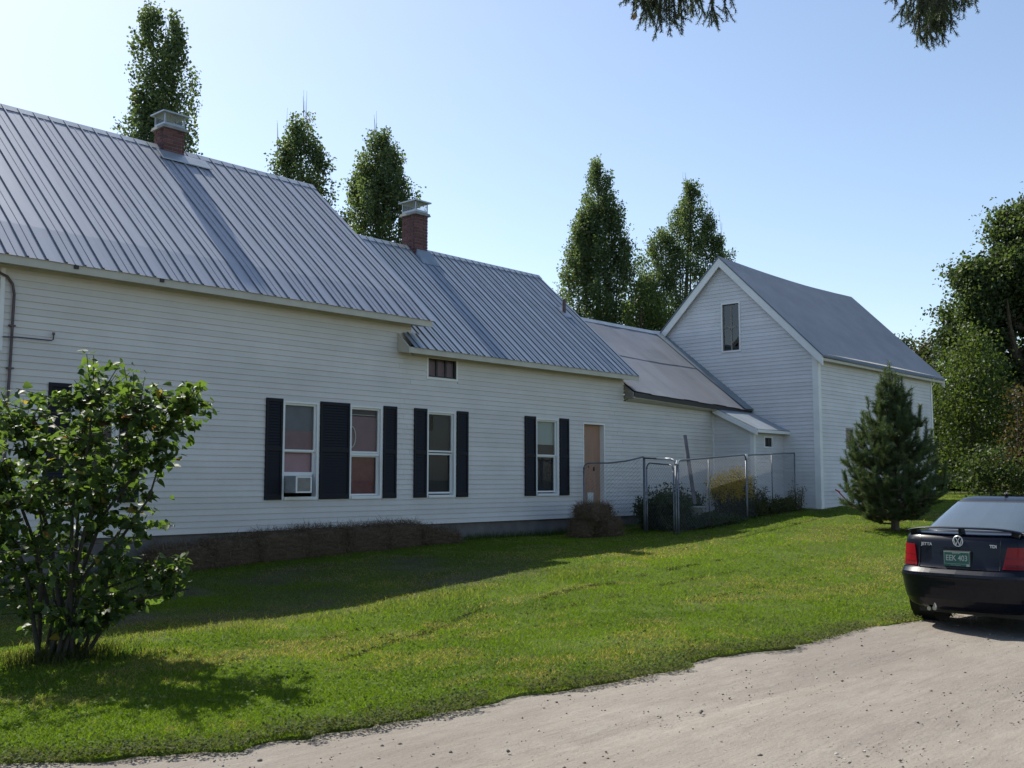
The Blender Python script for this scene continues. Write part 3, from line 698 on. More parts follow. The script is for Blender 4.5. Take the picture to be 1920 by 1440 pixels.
mb.add(vs, [(2 * r, 2 * r + 1, 2 * r + 3, 2 * r + 2) for r in range(8)])
obj('flashing', mb, M['flash'], roof)
mb = MB()
for i in range(ns):
    xa = 21.93 + (27.95 - 21.93) * i / ns; xb = 21.93 + (27.95 - 21.93) * (i + 1) / ns
    mb.hexa([(xa, 15.40, ez(xa) - .16), (xb, 15.40, ez(xb) - .16), (xb, 15.43, ez(xb) - .16), (xa, 15.43, ez(xa) - .16), (xa, 15.40, ez(xa) - .04), (xb, 15.40, ez(xb) - .04), (xb, 15.43, ez(xb) - .04), (xa, 15.43, ez(xa) - .04)])
obj('fascia', mb, M['darkframe'], K)
obj('soffit', MB().hexa([(21.93, 15.431, 3.82), (27.95, 15.431, 3.655), (27.95, YF, 3.70), (21.93, YF, 3.74), (21.93, 15.431, 3.84), (27.95, 15.431, 3.68), (27.95, YF, 3.72), (21.93, YF, 3.76)]), M['soffit'], K)
obj('eave_return', MB().prism([(15.42, 3.80), (YF - .016, 3.80), (YF - .016, 4.16), (15.42, 3.96)], 21.87, 21.925, 0), M['greywood'], K)

# ------------------------------------------------------------------ the lean-to against the barn
T = thing('lean_to', 'tiny white lean-to with one small window, tucked between the shed and the barn gable', 'shed', (27.1, 15.0, .75))
x0, x1, y0, y1 = 26.242, 27.955, 14.43, 15.68
sw = (26.83, 27.34, 2.63, 2.97)
mb = MB(); holed(mb, x0 + .1, x1, .6, 3.10, y0, y0 + .1, 0, [(sw[0] + .04, sw[1] - .04, sw[2] + .04, sw[3] - .04)])
mb.prism([(y0, .6), (y1, .6), (y1, 3.66), (y0, 3.10)], x0, x0 + .098, 0)
obj('wall', mb, M['barn_siding'], T)
clap(T, y0, y1, .70, lambda z: (y0, y1) if z < 3.08 else (y0 + (z - 3.08) / .455, y1), x0, 1, -1, (), M['barn_siding'], zmax=3.62)
clap(T, x0, x1, .70, lambda z: (x0, x1) if z < 3.06 else (0, 0), y0, 0, -1, [sw], M['barn_siding'], zmax=3.07)
obj('corner_board', MB().box(x0 - .022, x0 + .09, y0 - .024, y0 - .0145, .7, 3.08).box(x0 - .024, x0 - .0145, y0 - .012, y0 + .09, .7, 3.08), M['trim'], T)
window(T, *sw, y0, [(sw[0] + .045, sw[1] - .045, sw[2] + .045, sw[3] - .045, .02, [(sw[0] + .03, sw[1] - .03, sw[2] + .03, sw[3] - .03, M['screen'], 'dark_room')])], frame=.045, sill=False, casing=.022, sash_w=.02, sashm=M['darkframe'])
def lz(y): return 3.15 + (y - 14.22) * .48
obj('roof', MB().hexa([(26.06, 14.2, lz(14.2) - .06), (27.955, 14.2, lz(14.2) - .06), (27.955, 15.66, lz(15.66) - .06), (26.06, 15.66, lz(15.66) - .06), (26.06, 14.2, lz(14.2) - .012), (27.955, 14.2, lz(14.2) - .012), (27.955, 15.66, lz(15.66) - .012), (26.06, 15.66, lz(15.66) - .012)]), M['trim'], T)
rt_ = [o for o in T.children if o.name.startswith('roof')]
for i in range(3):
    xa = 26.04 + i * .64; xb = xa + .645
    xb = min(xb, 27.954); mb = MB(); vs = []; n = 14
    for yy in (14.17, 14.9, 15.66):
        for c in range(n + 1): vs.append((xa + (xb - xa) * c / n, yy, lz(yy) + .004 + .012 * (c % 2) + .002 * i))
    mb.add(vs, [(r * (n + 1) + c, r * (n + 1) + c + 1, (r + 1) * (n + 1) + c + 1, (r + 1) * (n + 1) + c) for r in range(2) for c in range(n)])
    obj('roof_sheet', mb, M['ridge'], T)
obj('rake_board', MB().prism([(14.19, lz(14.19) - .17), (14.19, lz(14.19) - .015), (15.6, lz(15.6) - .015), (15.6, lz(15.6) - .17)], 26.03, 26.058, 0), M['trim'], T)
obj('fascia', MB().box(26.06, 27.955, 14.176, 14.198, lz(14.2) - .10, lz(14.2) - .014), M['trim'], T)

# ------------------------------------------------------------------ the barn
B = thing('barn', 'tall white barn with dark roof and its gable facing left, behind the young pine', 'barn', (32, 16.4, .9))
x0, x1, y0, yr, zr = 27.96, 36.77, 13.29, 16.35, 8.56; y1 = 2 * yr - y0
gw = (15.72, 16.38, 5.60, 7.13)         # gable window (along y)
bw = (29.70, 30.22, 2.66, 3.27)
zt = zr - (yr - y0) - .03
mb = MB(); holed(mb, x0, x1, .55, zt, y0, y0 + .14, 0, [(bw[0] + .05, bw[1] - .05, bw[2] + .05, bw[3] - .05)])
mb.box(x0, x1, y1 - .14, y1, .55, zt)
# gable, pieced round its window
zg = lambda y: zr - .05 - abs(y - yr)
GH = gw
T0, T1 = x0 + .002, x0 + .14
mb.prism([(y0 + .141, .55), (GH[0] + .05, .55), (GH[0] + .05, zg(GH[0] + .05)), (y0 + .141, zg(y0 + .141))], T0, T1, 0)
mb.prism([(GH[1] - .05, .55), (y1 - .141, .55), (y1 - .141, zg(y1 - .141)), (GH[1] - .05, zg(GH[1] - .05))], T0, T1, 0)
mb.prism([(GH[0] + .05, .55), (GH[1] - .05, .55), (GH[1] - .05, GH[2] + .05), (GH[0] + .05, GH[2] + .05)], T0, T1, 0)
mb.prism([(GH[0] + .05, GH[3] - .05), (GH[1] - .05, GH[3] - .05), (GH[1] - .05, zg(GH[1] - .05)), (yr, zg(yr)), (GH[0] + .05, zg(GH[0] + .05))], T0, T1, 0)
mb.prism([(y0 + .141, .55), (y1 - .141, .55), (y1 - .141, zg(y1 - .141)), (yr, zg(yr)), (y0 + .141, zg(y0 + .141))], x1 - .14, x1 - .002, 0)
obj('wall', mb, M['barn_siding'], B)
def bt(z):
    if z < zt: return (y0, y1)
    h = zr - .06 - z
    return (yr - h, yr + h)
clap(B, y0, y1, .62, bt, x0, 1, -1, [gw], M['barn_siding'], expo=.112, zmax=zr - .08)
clap(B, x0, x1, .62, lambda z: (x0, x1) if z < zt else (0, 0), y0, 0, -1, [bw], M['barn_siding'], expo=.112, zmax=zt - .01)
obj('corner_board', MB().box(x0 - .026, x0 + .15, y0 - .028, y0 - .0155, .6, zt).box(x0 - .028, x0 - .0155, y0 - .0152, y0 + .15, .6, zt), M['trim'], B)
obj('corner_board', MB().box(x1 - .12, x1 + .012, y0 - .028, y0 - .0155, .6, zt), M['trim'], B)
a, b, c, d = gw; pm, pz = (a + b) / 2, (c + d) / 2
window(B, a, b, c, d, x0, [(u0, u1, v0, v1, .02, [(u0, u1, v0, v1, M['screen'], 'dark_room')]) for u0, u1 in ((a + .05, pm - .001), (pm + .001, b - .05)) for v0, v1 in ((c + .05, pz - .001), (pz + .001, d - .05))],
       axis=1, frame=.05, sill=False, sashm=M['greywood'], sash_w=.020, glass=glass_mat('barn_glass', (.6, .65, .7), ior=1.9), casing=.03)
obj('window_jamb', MB().box(x0 - .02, x0 + .09, a + .051, a + .066, c + .05, d - .05).box(x0 - .02, x0 + .09, a + .066, b - .051, d - .064, d - .05), M['darkframe'], B)
a, b, c, d = bw
window(B, a, b, c, d, y0, [(a + .05, b - .05, c + .05, d - .05, .02, [(a + .04, b - .04, c + .04, d - .04, M['screen'], 'dark_room')])], frame=.05, sill=False, sashm=M['greywood'], m=M['greywood'], casing=.02)
# roof with a sagging ridge
def brz(x, s): return zr + .03 - .10 * math.sin(math.pi * (x - 27.7) / 9.7) * (1 - .6 * s)
mb = MB(); vs = []; nx, nyy = 20, 8; yo = y0 - .26
for side in (-1, 1):
    base = len(mb.v); vs = []
    for r in range(nyy + 1):
        s = r / nyy; yy = yr + side * (yr - yo) * s
        for c in range(nx + 1):
            xx = 27.78 + (37.42 - 27.78) * c / nx; vs.append((xx, yy, brz(xx, s) - (yr - yo) * s + .01 * (vnoise([xx], [yy], .8, 7)[0] - .5)))
    vs2 = [(p[0], p[1], p[2] - .05) for p in vs]; k = nx + 1; n1 = len(vs)
    fs = [(r * k + c, r * k + c + 1, (r + 1) * k + c + 1, (r + 1) * k + c) for r in range(nyy) for c in range(nx)]
    fs += [tuple(i + n1 for i in f[::-1]) for f in fs]
    fs += [(nyy * k + c, nyy * k + c + 1, n1 + nyy * k + c + 1, n1 + nyy * k + c) for c in range(nx)]
    for cc in (0, nx): fs += [(r * k + cc, (r + 1) * k + cc, n1 + (r + 1) * k + cc, n1 + r * k + cc) for r in range(nyy)]
    mb.add(vs + vs2, fs)
obj('roof', mb, M['barnroof'], B)
for xr in (27.80, 37.38):
    mb = MB()
    for side in (-1, 1):
        q = []
        for t in (0, 1):
            xx = xr + t * .04
            q += [(xx, yr, zr - .30), (xx, yr + side * (yr - yo - .02), zr - (yr - yo - .02) - .30), (xx, yr + side * (yr - yo - .02), zr - (yr - yo - .02) - .03), (xx, yr, zr - .03)]
        mb.hexa(q)
    obj('rake_board', mb, M['trim'], B)
obj('fascia', MB().box(27.81, 37.37, yo + .03, yo + .055, zr - (yr - yo) - .13, zr - (yr - yo) - .055), M['soffit'], B)
obj('soffit', MB().hexa([(27.85, yo + .056, zt - .17), (37.37, yo + .056, zt - .17), (37.37, y0, zt - .05), (27.85, y0, zt - .05), (27.85, yo + .056, zt - .15), (37.37, yo + .056, zt - .15), (37.37, y0, zt - .03), (27.85, y0, zt - .03)]), M['soffit'], B)
obj('rake_soffit', MB().hexa([(27.84, yo + .1, zr - (yr - yo) - .0), (27.958, yo + .1, zr - (yr - yo) - .0), (27.958, yr, zr - .1), (27.84, yr, zr - .1), (27.84, yo + .1, zr - (yr - yo) + .03), (27.958, yo + .1, zr - (yr - yo) + .03), (27.958, yr, zr - .07), (27.84, yr, zr - .07)]), M['soffit'], B)

# ------------------------------------------------------------------ vegetation helpers
def unit(v): return v / np.maximum(np.linalg.norm(v, axis=-1, keepdims=True), 1e-9)
def leaf_arrays(C, d, n, L, Wd, fold=.18):
    """diamond leaves folded on the midrib: 4 verts, 2 triangles each"""
    d = unit(d); n = unit(n - d * (n * d).sum(-1, keepdims=True)); s = np.cross(d, n)
    L = L[:, None]; Wd = Wd[:, None]
    b = C - d * L / 2; t = C + d * L / 2; m = C - d * L * .08
    l = m + s * Wd / 2 + n * Wd * fold; r = m - s * Wd / 2 + n * Wd * fold
    V = np.stack([b, r, t, l], 1).reshape(-1, 3); i = np.arange(len(C)) * 4
    F = np.concatenate([np.stack([i, i + 1, i + 2], 1), np.stack([i, i + 2, i + 3], 1)])
    return V, F
def leafy(name, C, L, cols, parent, m, rng, wd=.75, up=.25, kind='stuff', droop=0.0):
    N = len(C); n = rng.normal(size=(N, 3)); n[:, 2] = np.abs(n[:, 2]) + up; d = rng.normal(size=(N, 3)); d[:, 2] -= droop
    Ls = L * rng.uniform(.65, 1.3, N)
    V, F = leaf_arrays(C, d, n, Ls, Ls * wd)
    o = obj(name, fast_mesh(name, V, F, np.repeat(cols, 4, 0)), m, parent)
    return tag(o, kind=kind)
def col_mix(a, b, t):
    t = np.clip(t, 0, 1)[:, None]; return np.array(a)[None] * (1 - t) + np.array(b)[None] * t

RT = np.array([math.sin(YAW), -math.cos(YAW), 0]); FW = np.array([math.cos(YAW), math.sin(YAW), 0])
def poplar(x, y, ztop, wdt, seed, label, cols_, twigs=(), per_m2=1.0, prof=None):
    """cols_: upright leaf columns (sideways offset, share of the height, share of the width, weight)"""
    rng = np.random.default_rng(seed); z0 = g(x, y); h = ztop - z0
    t = thing('poplar_tree', label, 'tree', (x, y, z0), group='tall poplars in a row behind the buildings')
    B0 = np.array([x, y, z0]); mb = MB(); mb.tube([B0 - [0, 0, .2], B0 + [0, 0, h * .3], B0 + RT * cols_[0][0] * .6 + [0, 0, h * .7], B0 + RT * cols_[0][0] + [0, 0, h * .96]], [.34, .26, .12, .02], 8)
    pr = prof or ([0, .1, .3, .5, .7, .83, .92, .97, 1], [.6, .85, 1, 1.0, .92, .78, .56, .36, .16])
    P = []
    for (u, hs, ws, wgt) in cols_:
        H_ = h * hs; Rm = wdt / 2 * ws; N = int(15000 * wgt * per_m2)
        mb.tube([B0 + [0, 0, h * .12], B0 + RT * u * .7 + [0, 0, H_ * .5], B0 + RT * u + [0, 0, H_ * .95]], [.14, .09, .015], 6, False)
        nc = int(150 * wgt); 
        for k in range(nc):
            f = rng.uniform(.03, 1) ** .8; R_ = max(.16, Rm * np.interp(f, *pr)); a = rng.uniform(0, 6.28); r = R_ * rng.uniform(.15, 1) ** .6 * (1 + .16 * math.sin(3 * a + 8 * f + seed) + .12 * math.sin(2 * a - 15 * f + seed * 2))
            c = B0 + RT * (u * min(1, .35 + f)) + np.array([r * math.cos(a), r * math.sin(a), H_ * f - .35]); up_ = np.array([math.cos(a), math.sin(a), 0]) * .16
            n = int(N / nc * rng.uniform(.5, 1.5)); q = np.clip(rng.normal(size=(n, 3)), -1.7, 1.7) * np.array([.19, .19, .40]) * (.6 + .4 * min(1, R_ / .8)); q += up_ * q[:, 2:3]
            P.append(c + q)
            if rng.uniform() < .3: mb.tube([c - up_ * 4 - [0, 0, 1.1], c - [0, 0, .2], c + up_ + [0, 0, .4]], [.03, .018, .006], 4, False)
    obj('trunk', mb, M['bark_grey'], t)
    for (u, zl, l) in twigs:
        mb = MB()
        for j_ in range(4):
            a = rng.normal() * .10; oo = u + rng.normal() * .14; q = l * rng.uniform(.45, 1); bb = B0 + RT * oo; zt = zl - z0
            mb.tube([bb + [0, 0, zt - 1.8], bb + RT * a * .4 + [0, 0, zt + q * .4], bb + RT * a + [0, 0, zt + q]], [.013, .009, .004], 4, False)
        obj('bare_twig', mb, M['bark'], t)
    P = np.concatenate(P); N = len(P); tone = vnoise(P[:, 0] + P[:, 1], P[:, 2], .8, seed) * .65 + rng.uniform(0, .55, N) - .1
    cols = col_mix((.054, .083, .040), (.138, .176, .088), tone) * rng.uniform(.8, 1.2, (N, 1))
    leafy('crown', P, .135, cols, t, M['leaf'], rng, wd=.9, up=.05, droop=.3)
    return t
poplar(22.18, 40, 22.1, 3.3, 1, 'tallest poplar, rising behind the left chimney with a forked top', [(-.34, 1.0, .80, 1.0), (.62, .985, .66, .8), (-.75, .84, .62, .5), (.2, .93, .7, .5)], twigs=((.15, 20.6, 1.0),))
poplar(29.58, 40, 19.4, 3.2, 2, 'poplar just left of the house ridge end with bare twigs above it', [(.02, 1.0, .92, 1.0), (-.62, .95, .8, .7), (.85, .91, .72, .6)], twigs=((.1, 19.0, 1.6), (-.85, 17.6, 2.0), (-.4, 18.4, .9)))
poplar(34.58, 40, 19.8, 3.9, 3, 'broad poplar behind the middle chimney with one bare twig on top', [(-.15, .995, .90, 1.1), (.60, .97, .84, .9), (-.85, .92, .72, .7), (1.1, .88, .70, .5), (.2, 1.0, .5, .3)], twigs=((-.2, 19.4, 1.4),))
poplar(53.02, 40, 22.5, 5.4, 4, 'full poplar with a narrow pointed top, standing clear left of the barn gable', [(.05, 1.0, .74, 1.3), (.95, .91, .68, .9), (-.95, .84, .74, 1.0), (1.35, .76, .62, .6), (-1.4, .72, .6, .6), (0, .90, .8, .8)],
       prof=([0, .1, .3, .5, .65, .78, .87, .94, .98, 1], [.5, .9, 1.05, 1.02, .92, .76, .58, .42, .30, .16]))
poplar(62.54, 40, 23.1, 7.4, 5, 'poplar rising directly behind the barn gable with bare twigs on its right', [(1.0, 1.0, .54, 1.3), (-1.3, .85, .50, 1.1), (2.9, .82, .38, .7), (.1, .91, .56, 1.1), (-2.3, .70, .44, .7), (2.1, .89, .44, .8)], twigs=((.6, 22.6, 1.2), (2.3, 20.2, 2.2), (3.0, 18.8, 2.4)))

def broadleaf(name, label, x, y, z0, h, blobs, n, leaf, c1, c2, seed, cat='tree', group=None, trunk=(.3, .5), m=None, clump=.55, per=60, limbs=(), flat=1.0, sun_up=.15):
    """blobs: (dx, dy, z, rx, rz) ellipsoids of the crown"""
    rng = np.random.default_rng(seed); t = thing(name, label, cat, (x, y, z0), group=group); mb = MB()
    bl = np.array(blobs, float); zc = bl[:, 2].mean()
    mb.tube([(x, y, z0 - .2), (x + rng.normal() * .1, y, z0 + h * .25), (x + rng.normal() * .2, y, z0 + h * .55), (x, y, z0 + h * .8)], [trunk[0], trunk[0] * .8, trunk[0] * .45, trunk[0] * .12], 9)
    for b in bl:
        zs = min(z0 + h * trunk[1] * rng.uniform(.7, 1.1), z0 + b[2])
        e = Vector((x + b[0], y + b[1], z0 + b[2])); s0 = Vector((x, y, zs)); mid = (s0 + e) / 2 + Vector((0, 0, -.08 * h * rng.uniform(-.4, 1)))
        mb.tube([s0, mid, e], [trunk[0] * .42, trunk[0] * .28, .03], 6, False)
        for k in range(4):
            v = rng.normal(size=3); v /= np.linalg.norm(v); q = e + Vector((v[0] * b[3] * .8, v[1] * b[3] * .8, v[2] * b[4] * .8))
            mb.tube([mid.lerp(e, .5), e.lerp(q, .5), q], [trunk[0] * .16, trunk[0] * .1, .012], 5, False)
    for lm in limbs: mb.tube(lm[0], lm[1], 7, False)
    obj('trunk', mb, M['bark'], t)
    wts = bl[:, 3] ** 1.5 * bl[:, 4] ** .6; wts /= wts.sum(); P = []
    for k in range(n):
        b = bl[rng.choice(len(bl), p=wts)]; v = rng.normal(size=3); v /= np.linalg.norm(v); rr = rng.uniform(.25, 1) ** .45
        c = np.array([x + b[0] + v[0] * b[3] * rr, y + b[1] + v[1] * b[3] * rr, z0 + b[2] + v[2] * b[4] * rr])
        if c[2] < z0 + .1: continue
        k2 = int(per * rng.uniform(.4, 1.4)); P.append(c + rng.normal(size=(k2, 3)) * clump * rng.uniform(.6, 1.2) * np.array([1, 1, .7 * flat]))
    P = np.concatenate(P); P = P[P[:, 2] > z0 + .03]; N = len(P)
    tone = vnoise(P[:, 0] * .8 + P[:, 1] * .6, P[:, 2], 1.1, seed) * .6 + rng.uniform(0, .6, N) - .1
    cols = col_mix(c1, c2, tone) * rng.uniform(.75, 1.2, (N, 1))
    leafy('crown', P, leaf, cols, t, m or M['leaf'], rng, wd=.8, up=sun_up)
    return t

DG1, DG2 = (.026, .045, .012), (.075, .105, .028)
pz = lambda x, y: g(x, y)
def outline(cpx, sc, z0, L, dep=.8):
    """crown lumps given as seen in the photo (column, row, half width, half height) turned into offsets in metres"""
    out = []
    for k, (px, py, rx, ry) in enumerate(L):
        u = (px - cpx) / sc; f = dep * math.sin(k * 2.4)
        out.append((u * math.sin(YAW) + f * math.cos(YAW), -u * math.cos(YAW) + f * math.sin(YAW), 1.7 + (902 - py) / sc - z0, rx / sc, ry / sc))
    return out
x, y = 52.0, 14.0; z = pz(x, y)
broadleaf('maple_tree', 'huge spreading tree at the right edge with dark forking limbs against the sky', x, y, z, 16.5,
          outline(1951, 40.9, z, [(1965, 440, 62, 85), (1912, 425, 24, 62), (1925, 510, 50, 50), (1990, 540, 90, 90), (1828, 508, 34, 28), (1858, 540, 46, 42), (1905, 575, 50, 40), (1826, 585, 34, 44), (1800, 640, 28, 40), (1848, 640, 48, 40), (1825, 695, 46, 40), (1800, 590, 20, 26), (1880, 500, 30, 40), (1985, 690, 70, 40), (1905, 690, 34, 26), (1960, 640, 30, 20)]),
          1500, .165, (.027, .045, .018), (.072, .100, .038), 31, trunk=(.42, .42), clump=.36, per=56,
          limbs=[([at(1955, 790, 48), at(1930, 720, 48), at(1906, 668, 48), at(1880, 636, 48.3), at(1845, 622, 48.6)], [.30, .24, .18, .11, .04]),
                 ([at(1906, 668, 48), at(1893, 610, 47.6), at(1888, 560, 47.2)], [.15, .10, .04]), ([at(1915, 690, 48), at(1868, 660, 48.4), at(1830, 662, 48.8)], [.10, .07, .02])])
x, y = 43.6, 14.2; z = pz(x, y)
broadleaf('young_maple', 'light green young tree with a slim bare trunk foot, right of the pine', x, y, z, 6.8,
          [(0, 0, 6.0, .75, .9), (0, 0, 4.9, 1.35, 1.0), (-.3, .5, 3.8, 1.75, 1.1), (.2, -.6, 3.2, 1.75, 1.1), (-.2, .3, 2.2, 1.75, .9), (-.5, .9, 1.3, 1.0, .5), (.4, -1.0, 1.3, 1.1, .6)],
          460, .125, (.028, .048, .012), (.088, .118, .030), 33, trunk=(.085, .5), clump=.38, per=34)
x, y = 62.0, 24.0; z = pz(x, y)
broadleaf('background_tree', 'small dark treetop peeping over the far end of the barn roof', x, y, z, 9.0,
          outline(1715, 31.6, z, [(1716, 654, 13, 18), (1708, 676, 17, 16), (1724, 694, 20, 24), (1722, 760, 36, 50), (1725, 840, 42, 44)]), 380, .17, (.024, .036, .018), (.058, .074, .034), 34, trunk=(.2, .5), clump=.38, per=44)
x, y = 58.0, 21.2; z = pz(x, y)
broadleaf('background_tree', 'dull purple-green tree in the gap between the barn roof and the huge tree', x, y, z, 8.6,
          outline(1748, 34.3, z, [(1748, 652, 15, 22), (1756, 676, 20, 24), (1742, 702, 24, 26), (1752, 760, 42, 50), (1756, 838, 50, 50)]), 420, .17, (.034, .036, .024), (.072, .074, .042), 35, trunk=(.2, .5), clump=.38, per=44)
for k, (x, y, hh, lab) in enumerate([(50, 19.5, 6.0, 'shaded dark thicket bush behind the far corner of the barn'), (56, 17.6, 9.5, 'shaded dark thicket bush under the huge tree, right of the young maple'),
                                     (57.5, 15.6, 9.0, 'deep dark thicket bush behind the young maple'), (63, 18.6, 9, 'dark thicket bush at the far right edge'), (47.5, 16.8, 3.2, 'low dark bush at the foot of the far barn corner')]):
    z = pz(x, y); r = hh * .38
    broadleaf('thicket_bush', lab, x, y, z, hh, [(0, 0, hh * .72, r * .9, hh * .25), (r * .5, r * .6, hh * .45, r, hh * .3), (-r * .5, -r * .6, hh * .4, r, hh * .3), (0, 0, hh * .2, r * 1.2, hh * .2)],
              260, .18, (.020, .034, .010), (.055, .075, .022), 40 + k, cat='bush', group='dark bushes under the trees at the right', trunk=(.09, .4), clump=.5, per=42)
x, y = 41.0, 11.7; z = pz(x, y)
broadleaf('sumac_shrub', 'reddish brown shrub cut by the right edge above the car roof', x, y, z, 4.4,
          [(.25, -.3, 3.6, .35, .3), (.35, -.5, 2.9, .6, .5), (.2, -.2, 2.0, .6, .7), (.1, 0, 1.1, .8, .8)], 110, .13, (.032, .032, .013), (.095, .058, .03), 51, cat='shrub', trunk=(.05, .4), clump=.32, per=30)
x, y = 39.5, 12.3; z = pz(x, y)
broadleaf('shrub', 'bright green low shrub between the young maple and the car roof at the right', x, y, z, 2.0,
          [(0, 0, 1.2, .9, .6), (.4, -.7, .8, 1.0, .6), (-.3, .5, .7, .8, .5)], 110, .12, (.024, .040, .013), (.060, .085, .028), 52, cat='shrub', trunk=(.04, .4), clump=.28, per=30)
x, y = 52.4, 36; z = pz(x, y)
broadleaf('small_tree', 'low bushy tree between the two right-hand poplars, above the shed roof', x, y, z, 14.5,
          outline(1208, 31.2, z, [(1208, 545, 24, 24), (1225, 570, 30, 30), (1196, 580, 28, 34), (1215, 610, 40, 34), (1212, 690, 44, 70)]), 330, .14, (.042, .064, .022), (.105, .138, .048), 53, trunk=(.2, .5), clump=.36, per=44)
x, y = 30.5, 38; z = pz(x, y)
broadleaf('small_tree', 'small leafy treetop showing between two poplars beside the house roof edge', x, y, z, 14.4,
          outline(640, 40.9, z, [(642, 402, 10, 14), (640, 440, 20, 40), (640, 520, 32, 60)]), 110, .13, (.042, .064, .022), (.10, .13, .046), 54, trunk=(.14, .5), clump=.28, per=44)

# the young red pine on the lawn
def pine(x, y):
    z0 = g(x, y) + .02; rng = np.random.default_rng(8); h = 3.50
    t = thing('pine_tree', 'young long-needled pine standing alone on the lawn in front of the barn', 'tree', (x, y, z0))
    mb = MB(); mb.tube([(x, y, z0 - .1), (x, y, z0 + .5), (x + .02, y, z0 + 2.2), (x, y, z0 + h - .35)], [.10, .085, .05, .018], 9)
    shoots = []
    def shoot(p, d, l): shoots.append((np.array(p, float), np.array(d, float) / np.linalg.norm(d), l))
    shoot((x, y, z0 + h - .62), (0.0, 0, 1), .62)
    nw = 11
    for w_ in range(nw):
        f = w_ / (nw - 1); zz = z0 + .32 + (h - .85) * f; R = float(np.interp(f, [0, .2, .42, .6, .78, 1], [1.05, 1.12, .90, .64, .36, .15]))
        nb = 11 if f < .5 else 7; off = rng.uniform(0, 6.28)
        for b in range(nb):
            a = off + 6.283 * b / nb + rng.normal() * .16; r = R * rng.uniform(.60, 1.14); rise = .22 * r + .30 * rng.uniform(.5, 1.3) * (0.4 + f); base = np.array([x, y, zz + rng.normal() * .06])
            o = np.array([math.cos(a), math.sin(a), 0])
            P = lambda s: base + o * r * s + np.array([0, 0, rise * s ** 1.9 - .05 * math.sin(3.14 * s)])
            mb.tube([P(0), P(.4), P(.75), P(1)], [.024, .018, .012, .007], 5, False)
            tip = P(1) - P(.8); tip = tip / np.linalg.norm(tip)
            shoot(P(.93), tip * .35 + np.array([0, 0, .95]), .34 + .26 * rng.uniform())
            ns_ = 6 + int(r * 10)
            for q in range(ns_):
                s = rng.uniform(.28, .98); side = rng.choice([-1, 1]); lat = np.array([-o[1], o[0], 0]) * side
                p = P(s); d = o * .55 + lat * rng.uniform(.2, 1.0) + np.array([0, 0, rng.uniform(.15, 1.0)])
                e = p + lat * rng.uniform(.02, .22) * r
                if np.linalg.norm(e - p) > .03: mb.tube([p, e], [.008, .005], 4, False)
                shoot(e, d, rng.uniform(.16, .34))
    rt = np.array([math.sin(YAW), -math.cos(YAW), 0]); fw_ = np.array([math.cos(YAW), math.sin(YAW), 0])
    for (u, dep, top) in ((-.28, -.12, 3.62), (.34, .15, 3.60), (.56, -.2, 3.22), (-.58, .2, 2.92), (-.88, -.15, 2.42), (.92, .1, 2.66), (.15, -.45, 3.1), (-.12, .5, 3.15), (-1.02, .2, 1.7), (1.08, -.2, 1.9), (.45, .55, 2.7), (-.4, -.6, 2.6)):
        o = rt * u + fw_ * dep; b0 = np.array([x, y, z0 + top - 1.25]); top -= .30; e = np.array([x, y, z0 + top]) + o; m1 = b0 + o * .75 + np.array([0, 0, .35])
        mb.tube([b0, m1, e - np.array([0, 0, .45]) , e - np.array([0, 0, .1])], [.022, .017, .012, .007], 5, False)
        shoot(e - np.array([0, 0, .5]), o * .12 + np.array([0, 0, 1]), .5); shoot(e - np.array([0, 0, .5]), o * .12 + np.array([0, 0, 1]), .5)
        for q in range(6):
            a = rng.uniform(0, 6.28); dd = np.array([math.cos(a), math.sin(a), 0]); shoot(e - np.array([0, 0, .52]) + dd * .02, dd * .7 + np.array([0, 0, .8]), .27)
        for q in range(9):
            f = rng.uniform(.1, 1); p = b0 + (m1 - b0) * f; a = rng.uniform(0, 6.28); shoot(p, np.array([math.cos(a), math.sin(a), .8]), rng.uniform(.2, .34))
    obj('trunk', mb, M['bark'], t)
    C = []; D = []
    for p, d, l in shoots:
        n = int(l * 520); s = rng.uniform(0, 1, n) * l
        q = rng.normal(size=(n, 3)); q = q - d * (q @ d)[:, None]; q = unit(q); C.append(p + d * s[:, None]); D.append(unit(d * rng.uniform(.55, 1.1, (n, 1)) + q * .8))
    C = np.concatenate(C); D = np.concatenate(D); N = len(C); L = rng.uniform(.075, .13, N)
    s = unit(np.cross(D, rng.normal(size=(N, 3)))) * .0042
    V = np.stack([C - s, C + s, C + D * L[:, None]], 1).reshape(-1, 3); F = np.arange(N * 3).reshape(-1, 3)
    tone = vnoise(C[:, 0] + C[:, 1] * .7, C[:, 2], .35, 3) * .5 + rng.uniform(0, .6, N)
    cols = col_mix((.041, .073, .035), (.108, .148, .064), tone); dead = rng.uniform(size=N) < .035; cols[dead] = (.16, .10, .05)
    tag(obj('needles', fast_mesh('needles', V, F, np.repeat(cols, 3, 0)), M['needle'], t), kind='stuff')
    N = 1500; r = np.abs(rng.normal(size=N)) * .55; a = rng.uniform(0, 6.28, N); P = np.stack([x + r * np.cos(a), y + r * np.sin(a)], 1)
    C = np.stack([P[:, 0], P[:, 1], lawn_z(P[:, 0], P[:, 1]) + .012], 1); D = rng.normal(size=(N, 3)); D[:, 2] *= .15; D = unit(D); s = unit(np.cross(D, [[0, 0, 1.0]])) * .004
    V = np.stack([C - s, C + s, C + D * .11], 1).reshape(-1, 3)
    tag(obj('needle_litter', fast_mesh('needle_litter', V, np.arange(N * 3).reshape(-1, 3), np.repeat(col_mix((.10, .06, .03), (.2, .12, .06), rng.uniform(size=N)), 3, 0)), M['needle']), 'brown fallen needles round the foot of the young pine', 'pine needles', kind='stuff')
pine(24.1, 9.65)

